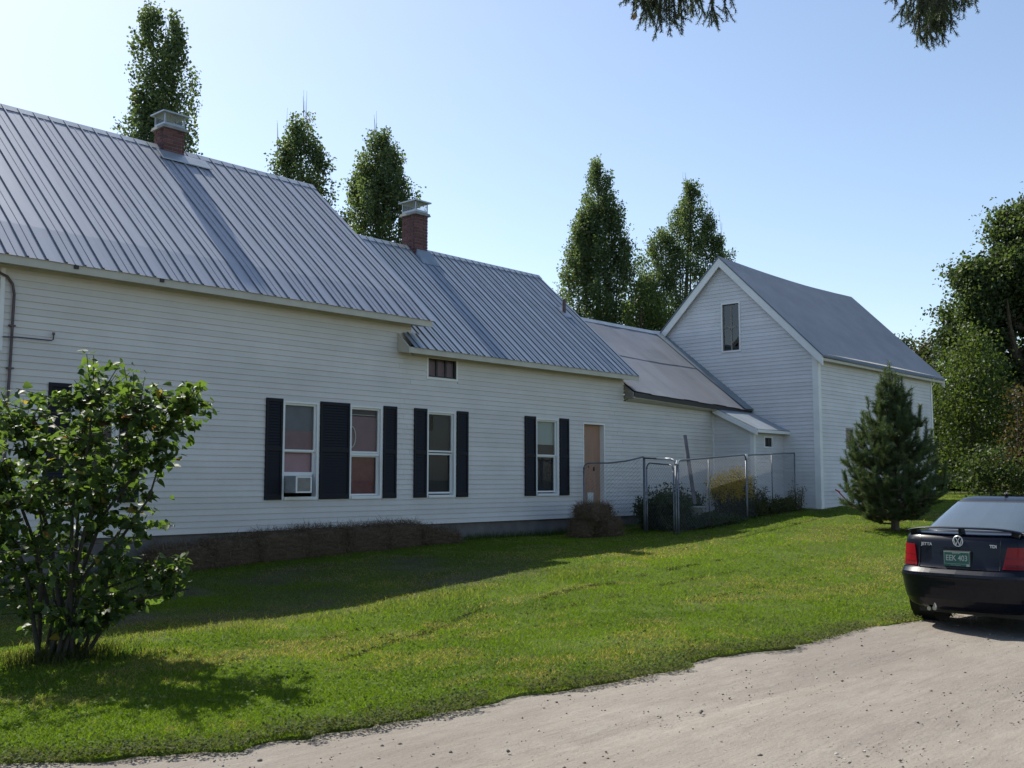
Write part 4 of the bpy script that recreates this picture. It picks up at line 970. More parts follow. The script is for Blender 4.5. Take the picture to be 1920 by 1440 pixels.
# the lilac bush at the left
def heart(L):
    """a heart-shaped leaf, folded on its midrib and curled at the tip: stalk at the origin, along +Y"""
    pts = [(0, 0, 0), (.30, -.07, .05), (.43, .14, .09), (.38, .42, .09), (.22, .72, .05), (0, 1, -.06), (-.22, .72, .05), (-.38, .42, .09), (-.43, .14, .09), (-.30, -.07, .05), (0, .45, -.02)]
    V = np.array(pts) * L; F = [(10, i, i + 1) for i in range(0, 9)] + [(10, 9, 0)]
    return V, F
def lilac():
    bx, by = 4.62, 9.85; z0 = g(bx, by) + .02; rng = np.random.default_rng(17)
    t = thing('lilac_bush', 'big leafy heart-leaved bush with many stems in the left foreground', 'bush', (bx, by, z0))
    rt = np.array([math.sin(YAW), -math.cos(YAW), 0]); fwd = np.array([math.cos(YAW), math.sin(YAW), 0])
    sc = 9.99 / 1965.0
    def P(px, py, dep): return np.array([bx, by, 0]) + rt * ((px - 110) * sc) + fwd * dep + np.array([0, 0, CAMZ - (py - 902) * sc])
    # outline of the crown as ellipses in photo pixels: x, y, rx, ry, depth spread, weight
    E_ = [(190, 730, 85, 58, .35, 1.3), (60, 790, 95, 70, .5, 1.6), (160, 830, 120, 90, .6, 2.4), (280, 760, 70, 48, .35, .9), (345, 738, 24, 22, .15, .25), (290, 850, 45, 45, .25, .45), (-30, 830, 80, 100, .5, 1.3),
          (150, 935, 115, 70, .55, 1.9), (40, 930, 90, 80, .5, 1.5), (235, 985, 45, 28, .3, .45), (100, 1020, 100, 55, .5, 1.0), (230, 1045, 40, 30, .25, .35), (305, 1085, 32, 38, .2, .4), (20, 1070, 55, 60, .4, .6), (215, 1125, 45, 30, .25, .4), (120, 1110, 95, 75, .45, 1.4), (80, 1165, 60, 40, .3, .45), (165, 1160, 50, 35, .3, .4), (325, 1060, 28, 25, .2, .25), (340, 1110, 20, 25, .15, .15), (-20, 960, 60, 90, .45, .8)]
    E_ = np.array(E_); wt = E_[:, 5] / E_[:, 5].sum()
    mb = MB(); stems = []
    for k in range(20):
        a = rng.uniform(0, 6.28); b0 = np.array([bx + .24 * math.cos(a) * rng.uniform(.3, 1), by + .20 * math.sin(a), z0 - .05]); e = E_[(k * 5) % len(E_)]
        tip = P(e[0] + rng.normal() * e[2] * .3, e[1] - e[3] * .2, rng.normal() * e[4] * .5)
        mid = b0 * .55 + tip * .45 + np.array([0, 0, .25]); mid[:2] = b0[:2] * .62 + tip[:2] * .38 + rng.normal(size=2) * .05
        q = [b0, b0 * .7 + mid * .3 + rng.normal(size=3) * .03, mid, mid * .5 + tip * .5 + rng.normal(size=3) * .05, tip]
        mb.tube(q, [.023, .021, .016, .011, .005], 6, False); stems.append(q)
    sp_ = np.array([s[i] * (1 - f) + s[i + 1] * f for s in stems for i in range(1, 4) for f in (0, .33, .66)])
    C = []; D = []; Nn = []
    for k in range(1330):
        e = E_[rng.choice(len(E_), p=wt)]; a = rng.uniform(0, 6.28); r = math.sqrt(rng.uniform(.02, 1))
        tip = P(e[0] + e[2] * r * math.cos(a), e[1] + e[3] * r * math.sin(a), rng.normal() * e[4])
        if tip[2] < z0 + .3: continue
        if vnoise([e[0] + e[2] * r * math.cos(a)], [e[1] + e[3] * r * math.sin(a)], 42., 15)[0] < .30: continue
        below = sp_[sp_[:, 2] < tip[2] + .1]; src = below[np.argmin(((below - tip) ** 2).sum(1))] if len(below) else sp_[0]
        dd = tip - src; ln = np.linalg.norm(dd)
        if ln > .75: src = tip - dd / ln * .75; dd = tip - src
        if rng.uniform() < .6: mb.tube([src, src + dd * .5 + np.array([0, 0, -.03]), tip], [.007, .005, .003], 4, False)
        for j in range(int(rng.integers(5, 10))):
            f = rng.uniform(.35, 1.05); p = src + dd * f; out = rng.normal(size=3); out[2] = -abs(out[2]) * .55 - .15
            C.append(p + rng.normal(size=3) * .02); D.append(out + dd / max(.1, np.linalg.norm(dd)) * .3); nn = rng.normal(size=3) * .75; nn[2] = abs(nn[2]) + .45; Nn.append(nn)
    obj('stems', mb, M['bark_dark'], t)
    C = np.array(C); D = unit(np.array(D)); Nn = np.array(Nn); Nn = unit(Nn - D * (Nn * D).sum(1, keepdims=True)); Sd = np.cross(D, Nn)
    N = len(C); L = rng.uniform(.048, .096, N); tone = rng.uniform(0, 1, N)
    cols = col_mix((.030, .054, .016), (.076, .116, .026), tone); yl = rng.uniform(size=N) < .012; cols[yl] = (.20, .15, .03); br = rng.uniform(size=N) < .008; cols[br] = (.13, .06, .035)
    cam_d = ((C - np.array([0, 0, CAMZ])) ** 2).sum(1); fr = (C @ fwd) > 0
    order = np.argsort(cam_d / L ** 2); pick = order[:300]; rest = order[300:]
    hv, hf = heart(1.0); hf = np.array(hf); k = len(hv)
    V = C[rest][:, None] + (hv[None, :, 0, None] * Sd[rest][:, None] + hv[None, :, 1, None] * D[rest][:, None] + hv[None, :, 2, None] * Nn[rest][:, None]) * L[rest][:, None, None]
    F = (np.arange(len(rest))[:, None, None] * k + hf[None]).reshape(-1, 3)
    tag(obj('foliage', fast_mesh('foliage', V.reshape(-1, 3), F, np.repeat(cols[rest], k, 0)), M['leaf_gloss'], t), kind='stuff')
    protos = []
    for q in range(8):
        c = col_mix((.030, .054, .016), (.076, .116, .026), np.array([q / 7])) if q < 7 else np.array([[.16, .13, .03]])
        me = fast_mesh('leaf', hv, hf, np.repeat(c, k, 0)); me.materials.append(M['leaf_gloss']); protos.append(me)
    for i in pick:
        q = 7 if yl[i] else int(tone[i] * 6.99); o = bpy.data.objects.new('leaf', protos[q])
        mtx = Matrix([[Sd[i][r] * L[i], D[i][r] * L[i], Nn[i][r] * L[i], C[i][r]] for r in range(3)] + [[0, 0, 0, 1]]); o.matrix_basis = mtx; link(o, t)
    return bx, by
lbx, lby = lilac()

# ------------------------------------------------------------------ grass
GX, GY = [], []
def grass(n_try=1250000):
    rng = np.random.default_rng(3)
    # sample in view: azimuth and distance with density falling off
    az = YAW - np.tan(rng.uniform(-.53, .53, n_try)) ; u = rng.uniform(size=n_try); d = 5.2 * (44 / 5.2) ** (u ** 1.12)
    x = d * np.cos(az); y = d * np.sin(az); e = EDGE(x)
    keep = (y > e - .03) & ~((y > 15.72) & (x < 27.9)) & ~((x > 27.9) & (x < 36.9) & (y > 13.3)) & ~((x > 26.2) & (x < 28) & (y > 14.4))
    x, y, d = x[keep], y[keep], d[keep]; e = EDGE(x)
    worn = vnoise(x, y * 1.6, 1.5, 41) * .55 + vnoise(x, y, .45, 42) * .45
    shade = ((y > 11.0) & (x < 14.5)); thin = np.where(shade, .80, .28)
    keep = ((worn > .26) | (rng.uniform(size=len(x)) < .45)) & (rng.uniform(size=len(x)) > bare(x, y) * .9); x, y, d, worn, e = x[keep], y[keep], d[keep], worn[keep], e[keep]
    N = len(x); z = lawn_z(x, y)
    near_edge = np.clip((y - e) / .5, 0, 1)
    h = (.014 + .014 * rng.uniform(size=N) + .015 * vnoise(x, y, .6, 43)) * (.55 + .45 * near_edge); tall = rng.uniform(size=N) < .006; h[tall] *= 2.3
    ww = .0019 + .00034 * d; az2 = rng.uniform(0, 6.28, N); lean = rng.normal(size=(N, 2)) * .85
    B = np.stack([x, y, z - .006], 1); s = np.stack([np.cos(az2), np.sin(az2), 0 * az2], 1) * ww[:, None]
    tip = B + np.stack([lean[:, 0] * h, lean[:, 1] * h, h], 1)
    V = np.stack([B - s, B + s, tip], 1).reshape(-1, 3); F = np.arange(N * 3).reshape(-1, 3)
    band = vnoise(x * .25, y + x * .09, .55, 44)             # mowing bands along the drive
    tone = .40 * vnoise(x, y, 1.3, 45) + .62 * band + .40 * rng.uniform(size=N) + .35 * (vnoise(x, y, 3.4, 48) - .5) - .22
    cols = col_mix((.064, .112, .007), (.128, .192, .012), tone)
    dry = vnoise(x * .5, y * 1.5 + x * .1, .9, 46) * .6 + vnoise(x, y, .3, 47) * .4 + .10 * np.exp(-((y - 10.9) / .9) ** 2)
    straw = (rng.uniform(size=N) < np.clip((dry - .50) * 2.3, .02, .5)); cols[straw] = col_mix((.17, .135, .045), (.30, .25, .11), rng.uniform(size=straw.sum()))
    dull = near_edge < .8; cols[dull] = cols[dull] * .75 + np.array([.02, .02, .008])
    br_ = bare(x, y)[:, None]; cols = cols * (1 - br_ * .5) + np.array([[.075, .07, .05]]) * br_ * .5
    cols *= rng.uniform(.8, 1.2, (N, 1))
    tag(obj('grass', fast_mesh('grass', V, F, np.repeat(cols, 3, 0)), M['grass']), 'short mown grass covering the lawn', 'grass', kind='stuff')
    return N
NG = grass()

def scatter_leaves(name, label, cat, x, y, lift, size, c1, c2, seed, m=None, wd=.8, up=1.2, spread=.02):
    rng = np.random.default_rng(seed); N = len(x); C = np.stack([x, y, lawn_z(x, y) + lift * rng.uniform(.2, 1.3, N)], 1)
    n = rng.normal(size=(N, 3)); n[:, 2] = np.abs(n[:, 2]) + up; d = rng.normal(size=(N, 3)); d[:, 2] *= .4; L = size * rng.uniform(.6, 1.35, N)
    V, F = leaf_arrays(C, d, n, L, L * wd); cols = col_mix(c1, c2, rng.uniform(size=N))
    return tag(obj(name, fast_mesh(name, V, F, np.repeat(cols, 4, 0)), m or M['leaf'], None), label, cat, kind='stuff')
rng = np.random.default_rng(77)
# knotweed along the ragged edge of the drive
ex = rng.uniform(1.5, 19, 26000); keep = rng.uniform(size=len(ex)) < np.clip(9 / np.hypot(ex, 5.3), .25, 1); ex = ex[keep]
ey = EDGE(ex) + rng.gamma(1.6, .15, len(ex)) - .13; k2 = vnoise(ex, ey, .35, 61) > np.where(ey < EDGE(ex), .52, .30); ex, ey = ex[k2], ey[k2]
scatter_leaves('edge_weeds', 'dull green creeping weeds along the ragged lawn edge', 'weeds', ex, ey, .028, .022, (.050, .062, .022), (.105, .120, .045), 62, m=M['matte_leaf'])
# clover and plantain in the lawn
cx = rng.uniform(2, 26, 52000); cy = rng.uniform(5.2, 13.5, 52000); keep = (cy > EDGE(cx) + .1) & (vnoise(cx, cy, .8, 63) > .52) & (rng.uniform(size=len(cx)) < np.clip(9 / np.hypot(cx, cy), .15, 1)); cx, cy = cx[keep], cy[keep]
scatter_leaves('clover', 'small broad clover leaves sprinkled through the lawn', 'clover', cx, cy, .045, .026, (.055, .10, .018), (.13, .18, .045), 64, m=M['matte_leaf'], wd=.95)
# rows of dark cuttings left by the mower
def lawn_at(px, py):
    d = 8.0
    for _ in range(40):
        p = at(px, py, d); e = p.z - float(lawn_z(np.array([p.x]), np.array([p.y]))[0]); d *= 1 + .35 * e / max(.25, CAMZ - p.z + .5)
    return p
cxs, cys = [], []
for (a, b, nn) in (((1020, 1123), (1350, 1052), 900), ((640, 1242), (905, 1143), 520), ((655, 1222), (830, 1165), 200), ((1180, 1110), (1420, 1066), 330), ((980, 1155), (1180, 1118), 220), ((1300, 1130), (1560, 1080), 260), ((560, 1210), (700, 1180), 160)):
    A = lawn_at(*a); Bp = lawn_at(*b); f = rng.uniform(size=nn); gaps = vnoise(f * 9, f * 0 + nn, .9, 71) > .38; f = f[gaps]
    wob = (vnoise(f * 5, f * 0, .5, nn) - .5) * .09; dv_ = np.array([Bp.x - A.x, Bp.y - A.y]); pv = np.array([-dv_[1], dv_[0]]) / np.linalg.norm(dv_)
    cxs.append(A.x + dv_[0] * f + pv[0] * wob + rng.normal(size=len(f)) * .028); cys.append(A.y + dv_[1] * f + pv[1] * wob + rng.normal(size=len(f)) * .028)
cxs, cys = np.concatenate(cxs), np.concatenate(cys)
cxs = cxs + rng.normal(size=len(cxs)) * .02; cys = cys + rng.normal(size=len(cys)) * .02
scatter_leaves('grass_clippings', 'dark rows of dried cuttings left across the lawn by a mower', 'grass clippings', cxs, cys, .026, .044, (.024, .032, .010), (.07, .072, .028), 72, m=M['matte_leaf'], wd=.3, up=.6)

def blades(name, x, y, h, cols, parent=None, m=None, wdt=.004, lean=.35, seed=1, z=None, nseg=2):
    """bent two-piece blades for rough grass and weeds"""
    r = np.random.default_rng(seed); N = len(x); z = lawn_z(x, y) - .01 if z is None else z
    a = r.uniform(0, 6.28, N); s = np.stack([np.cos(a), np.sin(a), 0 * a], 1) * wdt; l = r.normal(size=(N, 2)) * lean
    B_ = np.stack([x, y, z], 1); mid = B_ + np.stack([l[:, 0] * h * .3, l[:, 1] * h * .3, h * .6], 1); tip = B_ + np.stack([l[:, 0] * h, l[:, 1] * h, h * .95], 1)
    V = np.stack([B_ - s, B_ + s, mid + s * .7, mid - s * .7, tip], 1).reshape(-1, 3); i = np.arange(N) * 5
    F = np.concatenate([np.stack([i, i + 1, i + 2], 1), np.stack([i, i + 2, i + 3], 1), np.stack([i + 3, i + 2, i + 4], 1)])
    return obj(name, fast_mesh(name, V, F, np.repeat(cols, 5, 0)), m or M['grass'], parent)
# rough grass round the foot of the lilac
n = 2600; r = np.abs(rng.normal(size=n)) * .34; a = rng.uniform(0, 6.28, n); x = lbx + r * np.cos(a) * 1.35; y = lby + r * np.sin(a) - .05
tag(blades('rough_grass', x, y, rng.uniform(.05, .22, n) * np.exp(-r * 1.1), col_mix((.022, .032, .010), (.075, .08, .026), rng.uniform(size=n)), seed=5), 'long unmown grass round the foot of the big leafy bush', 'rough grass', kind='stuff')
# a crest of taller backlit blades where the lawn falls away towards the house
n = 5200; x = rng.uniform(4.6, 14, n); y = 10.35 + rng.normal(size=n) * .26; kk = vnoise(x, y, .5, 91) > .40; x, y = x[kk], y[kk]; n = len(x)
tag(blades('tall_grass', x, y, rng.uniform(.035, .12, n), col_mix((.075, .115, .014), (.19, .21, .06), rng.uniform(size=n)), seed=7, wdt=.0032, lean=.5), 'taller straggling grass along the crest of the lawn', 'grass', kind='stuff')
# taller fringe of grass along the foundation
n = 5200; x = rng.uniform(5, 21.5, n); y = 15.62 - np.abs(rng.normal(size=n)) * .16
tag(blades('foundation_grass', x, y, rng.uniform(.05, .2, n), col_mix((.03, .05, .012), (.08, .11, .025), rng.uniform(size=n)), seed=6), 'longer grass growing along the foot of the house wall', 'grass', kind='stuff')

# pebbles on the drive
def pebbles(n=11000):
    r = np.random.default_rng(19); d = 4.2 * (26 / 4.2) ** r.uniform(size=n); az = YAW - r.uniform(-.52, .52, n); x = d * np.cos(az); y = d * np.sin(az)
    k = (y < EDGE(x) - .04) & ((vnoise(x * .5, y, .9, 81) > .42) | (r.uniform(size=n) < .4)); x, y, d = x[k], y[k], d[k]; n = len(x); sz = r.gamma(1.5, .0026, n) + .002
    sz = np.minimum(sz, .017)
    base = np.array([(1, 0, 0), (0, 1, 0), (-1, 0, 0), (0, -1, 0), (0, 0, .7), (0, 0, -.7)], float); f = np.array([(0, 1, 4), (1, 2, 4), (2, 3, 4), (3, 0, 4), (1, 0, 5), (2, 1, 5), (3, 2, 5), (0, 3, 5)])
    V = base[None] * (sz[:, None, None] * r.uniform(.6, 1.3, (n, 6, 3))) ; a = r.uniform(0, 6.28, n); ca, sa = np.cos(a)[:, None], np.sin(a)[:, None]
    V = np.stack([V[..., 0] * ca - V[..., 1] * sa, V[..., 0] * sa + V[..., 1] * ca, V[..., 2]], -1) + np.stack([x, y, drive_z(x, y) + sz * .2], -1)[:, None]
    F = (np.arange(n)[:, None, None] * 6 + f[None]).reshape(-1, 3); t = r.uniform(size=n)
    cols = np.where((t < .55)[:, None], np.array([[.15, .132, .122]]), np.where((t < .9)[:, None], np.array([[.27, .235, .205]]), np.array([[.50, .47, .43]]))) * r.uniform(.7, 1.25, (n, 1))
    tag(obj('pebbles', fast_mesh('pebbles', V.reshape(-1, 3), F, np.repeat(cols, 6, 0)), M['stone']), 'loose dark and pale pebbles scattered over the dirt drive', 'pebbles', kind='stuff')
pebbles()

# ------------------------------------------------------------------ hay bales banked along the foundation
def bale(x, y, z, lx, ly, lz, rz, label, group, seed, tilt=0.0):
    r = np.random.default_rng(seed); t = thing('hay_bale', label, 'hay bale', (x, y, z), rz, group)
    n = (12, 7, 6); P = []
    bm_v = {}; V = []; F = []
    def vid(i, j, k):
        key = (i, j, k)
        if key not in bm_v:
            p = np.array([i / n[0] - .5, j / n[1] - .5, k / n[2]]); q = p - np.array([0, 0, .5]); m_ = np.abs(q * 2); rr = (m_ ** 7).sum() ** (1 / 7)
            q = q / max(1, rr); V.append([q[0] * lx * (1 + .03 * r.normal()), q[1] * ly * (1 + .05 * r.normal()), (q[2] + .5) * lz * (1 + .035 * r.normal()) + tilt * q[0]]); bm_v[key] = len(V) - 1
        return bm_v[key]
    for ax in range(3):
        u, v_ = [a for a in range(3) if a != ax]
        for side in (0, n[ax]):
            for i in range(n[u]):
                for j in range(n[v_]):
                    q = []
                    for a, b in ((0, 0), (1, 0), (1, 1), (0, 1)):
                        c = [0, 0, 0]; c[ax] = side; c[u] = i + a; c[v_] = j + b; q.append(vid(*c))
                    F.append(q if (side > 0) ^ (ax == 1) else q[::-1])
    V = np.array(V)
    obj('bale_body', fast_mesh('bale_body', V, np.array(F), smooth=True), M['hay_core'], t, world=False)
    # straws sticking out of it
    N = 4200; pick = r.integers(0, len(V), N); C = V[pick] + r.normal(size=(N, 3)) * .035; o = unit(V[pick] / np.array([lx, ly, lz]) - np.array([0, 0, .5])); D = unit(r.normal(size=(N, 3)) + o * .7); C = C + o * .004
    s = unit(np.cross(D, r.normal(size=(N, 3)))) * .0036; L = r.uniform(.05, .17, N)[:, None]
    W_ = np.stack([C - s, C + s, C + D * L], 1).reshape(-1, 3)
    cols = np.repeat(col_mix((.075, .053, .034), (.22, .165, .105), r.uniform(size=N)), 3, 0)
    tag(obj('straw', fast_mesh('straw', W_, np.arange(N * 3).reshape(-1, 3), cols), M['hay'], t, world=False), kind='stuff')
    return t
row = 'hay bales banked along the house foundation'
names = ['first hay bale of the foundation row, nearest the big leafy bush', 'second hay bale of the foundation row, counted from the leafy bush', 'hay bale under the air conditioner in the foundation row',
         'hay bale below the double shutter in the foundation row', 'hay bale under the maroon window in the foundation row', 'next to last hay bale of the foundation row, right end side', 'last hay bale at the right end of the foundation row']
tops = [.42, .47, .53, .53, .50, .49, .34]
for i in range(7):
    x = 9.15 + i * .955; y = 15.40 + (.02 if i % 2 else -.02); z = g(x, 15.2) - .02
    bale(x, y, z, 1.05, .46, tops[i], (-.02, .03, -.03, .02, .0, .04, -.05)[i], names[i], row, 90 + i, tilt=(0, .05, .02, -.02, .03, -.04, -.16)[i])
pile = 'hay bales heaped by the boarded doorway'
z = g(19.0, 14.6)
bale(18.75, 14.55, z - .02, 1.0, .48, .42, .35, 'lower left hay bale of the heap by the boarded doorway', pile, 101)
bale(19.05, 14.15, z - .03, .62, .46, .40, .25, 'lower right hay bale, front of the heap by the boarded doorway', pile, 102)
bale(18.90, 14.45, z + .37, 1.15, .52, .34, .30, 'uppermost hay bale of the heap by the boarded doorway', pile, 103)

# ------------------------------------------------------------------ chain link pen
def pen_panel(label, A, Bp, zt0, zt1, name='fence_panel', cat='fence panel', braces=(), kinks=(), group='chain link panels of the pen', round0=True, round1=True, r=.019, mesh=True, bot=.06, tape=None, inner=None, drop=0.0, sp=.092):
    A = np.array(A, float); Bp = np.array(Bp, float); z0 = g(*A) + bot; z1 = g(*Bp) + bot
    t = thing(name, label, cat, (A[0], A[1], z0 - bot), group=group)
    L = np.linalg.norm(Bp - A)
    def P(f, z): return (A[0] + (Bp[0] - A[0]) * f, A[1] + (Bp[1] - A[1]) * f, z)
    ztop = lambda f: np.interp(f, [0, *[k[0] for k in kinks], 1], [zt0, *[k[1] for k in kinks], zt1])
    c = .14
    def corner(f0, z, s):
        return [P(f0 + s * c / L * (1 - math.sin(q)), z - c * (1 - math.cos(q))) for q in (0.0,)]
    arc0 = [P(c / L * (1 - math.cos(q)), zt0 - c + c * math.sin(q)) for q in np.linspace(0, math.pi / 2, 6)] if round0 else [P(0, zt0)]
    arc1 = [P(1 - c / L * (1 - math.cos(q)), zt1 - c + c * math.sin(q)) for q in np.linspace(math.pi / 2, 0, 6)] if round1 else [P(1, zt1)]
    obj('post', MB().tube([P(0, z0 - .15), P(0, z0 + .4), arc0[0]], r, 8), M['pipe'], t, smooth=True)
    obj('post', MB().tube([P(1, z1 - .15), P(1, z1 + .4), arc1[-1]], r, 8), M['pipe'], t, smooth=True)
    obj('top_rail', MB().tube(arc0 + [P(k[0], k[1]) for k in kinks] + arc1, r, 8), M['pipe'], t, smooth=True)
    for f in braces: obj('brace', MB().tube([P(f, z0 + (z1 - z0) * f), P(f, ztop(f))], r * .75, 8), M['pipe'], t, smooth=True)
    if tape: obj('white_wrap', MB().tube([P(f, ztop(f) + .003) for f in np.linspace(tape[0], tape[1], 4)], r * 1.25, 8), M['tape'], t, smooth=True)
    # woven wire as thin three-sided bars running both ways
    V = []; F = []; H_ = zt0 - z0
    for sgn in (1, -1):
        k0 = -int(H_ / sp) - 2
        for k in range(k0, int((L + H_) / sp) + 2):
            u0 = k * sp; pts = []
            # line: u = u0 + sgn*(h); clip to 0..L, 0..H(u)
            hs = np.linspace(0, 2.1, 43); us = u0 + (hs if sgn > 0 else H_ - hs); zb = z0 + (z1 - z0) * np.clip(us / L, 0, 1); zz = zb + .03 + hs
            ok = (us > .02) & (us < L - .02) & (zz < ztop(np.clip(us / L, 0, 1)) - .01)
            if ok.sum() < 3: continue
            i0, i1 = np.argmax(ok), len(ok) - 1 - np.argmax(ok[::-1])
            for i in (i0, i1):
                p = P(us[i] / L, zz[i]); w_ = .0016
                V += [(p[0], p[1] - w_, p[2]), (p[0] + w_, p[1] + w_, p[2]), (p[0] - w_, p[1] + w_, p[2] + w_)]
            b = len(V) - 6; F += [(b, b + 1, b + 4, b + 3), (b + 1, b + 2, b + 5, b + 4), (b + 2, b, b + 3, b + 5)]
    tag(obj('wire_mesh', fast_mesh('wire_mesh', np.array(V), np.array(F)), M['wire'], t), kind='stuff')
    return t
PA, PB, PL = (20.10, 13.0), (20.55, 14.2), (19.92, 15.5); PM, PE = (24.1, 13.48), (27.62, 13.9)
pen_panel('bent chain link panel in front of the boarded doorway, its top rail sagging', PL, PB, 2.13, 2.27, kinks=((.42, 2.13), (.70, 2.17)), round1=False)
pen_panel('first long chain link panel right of the gate', (20.14, 12.985), PM, 2.17, 2.37, braces=(.42,))
pen_panel('far chain link panel ending against the barn gable', (24.14, 13.485), PE, 2.37, 2.49, braces=(.5,), round0=False, round1=False)
pen_panel('outer gate frame of the pen with white wrap round its top rail', (20.53, 14.16), (20.12, 13.03), 2.24, 2.19, name='gate_frame', cat='gate frame', group='pen gate', tape=(.42, .86), round0=False, sp=5, r=.021)
pen_panel('narrow pen gate with rounded corners hung inside the gate frame', (20.50, 14.08), (20.16, 13.12), 2.12, 2.07, name='pen_gate', cat='gate', group='pen gate', r=.017)
obj_l = MB().tube([(20.1, 12.985, 2.08), (20.13, 12.98, 2.16)], .03, 8)
tag(obj('post_clamp', obj_l, M['tape']), 'white clamp at the top of the pen corner post', 'clamp')
tag(obj('post_clamp', MB().tube([(24.11, 13.47, 2.28), (24.12, 13.47, 2.39)], .035, 8), M['tape']), 'white clamp joining the two long chain link panels', 'clamp')
pz_ = g(22.0, 15.0)
tag(obj('leaning_plank', MB().bar(at(1284, 816, 25.8), at(1303, 945, 24.9), .085, .03), M['plank']), 'weathered grey plank leaning upright inside the pen', 'plank')
# grey tub among the weeds
tx, ty = 22.05, 13.78; tz = g(tx, ty)
TB = thing('plastic_tub', 'grey tapered tub standing among the weeds in the pen', 'tub', (tx, ty, tz))
mb = MB(); n = 20; vs = []
for (r_, z_) in ((.12, 0), (.135, .02), (.20, .40), (.25, .42), (.255, .45), (.19, .445), (.175, .40), (.115, .03)):
    for k in range(n):
        a = 6.2832 * k / n; sq = 1 / max(abs(math.cos(a)), abs(math.sin(a))) ** .6
        vs.append((tx + r_ * sq * math.cos(a) * 1.05, ty + r_ * sq * math.sin(a) * .9, tz + z_ + .08))
mb.add(vs, [(r_ * n + k, r_ * n + (k + 1) % n, (r_ + 1) * n + (k + 1) % n, (r_ + 1) * n + k) for r_ in range(7) for k in range(n)] + [tuple(range(n))[::-1], tuple(7 * n + k for k in range(n))])
obj('tub_body', mb, M['plastic_grey'], TB, smooth=True)
# red handled tool against the barn
tp = at(1566, 927, 29.0); bt_ = at(1588, 952, 28.2)
tp = Vector((28.75, 13.15, 1.42)); bt_ = Vector((29.35, 12.95, .92))
RT = thing('garden_tool', 'red handled tool leaning low against the long barn wall left of the pine', 'tool', bt_)
obj('handle', MB().tube([bt_, tp], .018, 8), M['redpaint'], RT)
obj('grip', MB().tube([tp + Vector((-.10, .02, .03)), tp + Vector((.09, -.02, -.03))], .02, 8), M['redpaint'], RT)

# ------------------------------------------------------------------ weeds and flowers in the pen
def weed(name, label, cat, x, y, rx, ry, h, n, leaf, c1, c2, seed, flower=None, stems=30, group='weeds growing in the pen'):
    r = np.random.default_rng(seed); z0 = g(x, y); t = thing(name, label, cat, (x, y, z0), group=group); mb = MB(); C = []; tips = []
    for k in range(stems):
        a = r.uniform(0, 6.28); q = math.sqrt(r.uniform()); bx_, by_ = x + rx * q * math.cos(a) * .7, y + ry * q * math.sin(a) * .7
        hh = h * r.uniform(.6, 1.05) * (1 - .35 * q); tx_, ty_ = x + rx * q * math.cos(a) + r.normal() * .05, y + ry * q * math.sin(a) + r.normal() * .05
        p = [np.array([bx_, by_, z0 - .05]), np.array([(bx_ + tx_) / 2, (by_ + ty_) / 2, z0 + hh * .55]), np.array([tx_, ty_, z0 + hh])]
        mb.tube(p, [.007, .006, .003], 4, False); tips.append(p[2])
        for j in range(n // stems):
            f = r.uniform(.08, 1) ; s = p[0] * (1 - f) ** 2 + 2 * p[1] * f * (1 - f) + p[2] * f * f; C.append(s + r.normal(size=3) * np.array([.07, .07, .04]))
    obj('stems', mb, M['bark'], t); C = np.array(C); C = C[C[:, 2] > z0]
    leafy('leaves', C, leaf, col_mix(c1, c2, r.uniform(size=len(C))), t, M['leaf'], r, wd=.45, up=.1)
    if flower:
        fc1, fc2, per, spread, fs = flower; P = np.concatenate([tp_ + r.normal(size=(per, 3)) * np.array([spread, spread, spread * 1.3]) for tp_ in tips])
        leafy('flowers', P, fs, col_mix(fc1, fc2, r.uniform(size=len(P))), t, M['petal'], r, wd=.9, up=.3)
    return t
dk1, dk2 = (.020, .034, .010), (.060, .084, .026)
weed('weed_clump', 'big dark clump of leafy weeds just inside the pen gate', 'weeds', 21.35, 14.15, .75, .7, 1.2, 5200, .085, dk1, dk2, 121, stems=80)
weed('weed_clump', 'dark weeds behind the grey tub in the pen', 'weeds', 22.3, 14.4, .8, .6, 1.1, 4600, .08, dk1, dk2, 122, stems=70)
weed('weed_clump', 'low dark weeds along the bottom of the first long fence panel', 'weeds', 22.2, 13.55, 1.9, .30, .42, 4600, .07, dk1, dk2, 123, stems=130)
weed('goldenrod', 'tall yellow flowering clump in the middle of the pen', 'flowers', 24.45, 14.15, .65, .5, 1.42, 3600, .07, (.035, .05, .012), (.10, .115, .03), 124, flower=((.50, .33, .015), (.70, .50, .03), 110, .085, .036), stems=70)
weed('aster_clump', 'leggy clump with pale lilac flowers right of the yellow clump', 'flowers', 25.35, 14.05, .5, .4, 1.15, 2200, .06, (.03, .042, .014), (.085, .095, .035), 125, flower=((.42, .38, .48), (.62, .58, .66), 9, .05, .03), stems=30)
weed('weed_clump', 'low tangle of weeds along the bottom of the far fence panel', 'weeds', 25.7, 13.75, 1.7, .3, .66, 4600, .07, (.028, .04, .012), (.085, .09, .03), 126, stems=60)
weed('weed_clump', 'thin pale weeds by the end post at the barn gable', 'weeds', 27.35, 13.7, .3, .22, .95, 600, .055, (.05, .055, .02), (.13, .12, .05), 127, stems=18, flower=((.35, .28, .22), (.5, .42, .34), 5, .05, .02))
weed('weed_clump', 'small leafy weed between the heaped hay bales and the doorway', 'weeds', 19.75, 15.2, .16, .2, .75, 520, .06, dk1, dk2, 128, stems=14)
weed('weed_clump', 'dark weeds hiding the foot of the grey tub', 'weeds', 21.72, 13.50, .45, .2, .30, 1500, .075, dk1, dk2, 130, stems=60)
weed('vine', 'thin straggling vine climbing the bent fence panel', 'vine', 20.25, 14.95, .10, .16, .95, 150, .06, dk1, dk2, 129, stems=7)

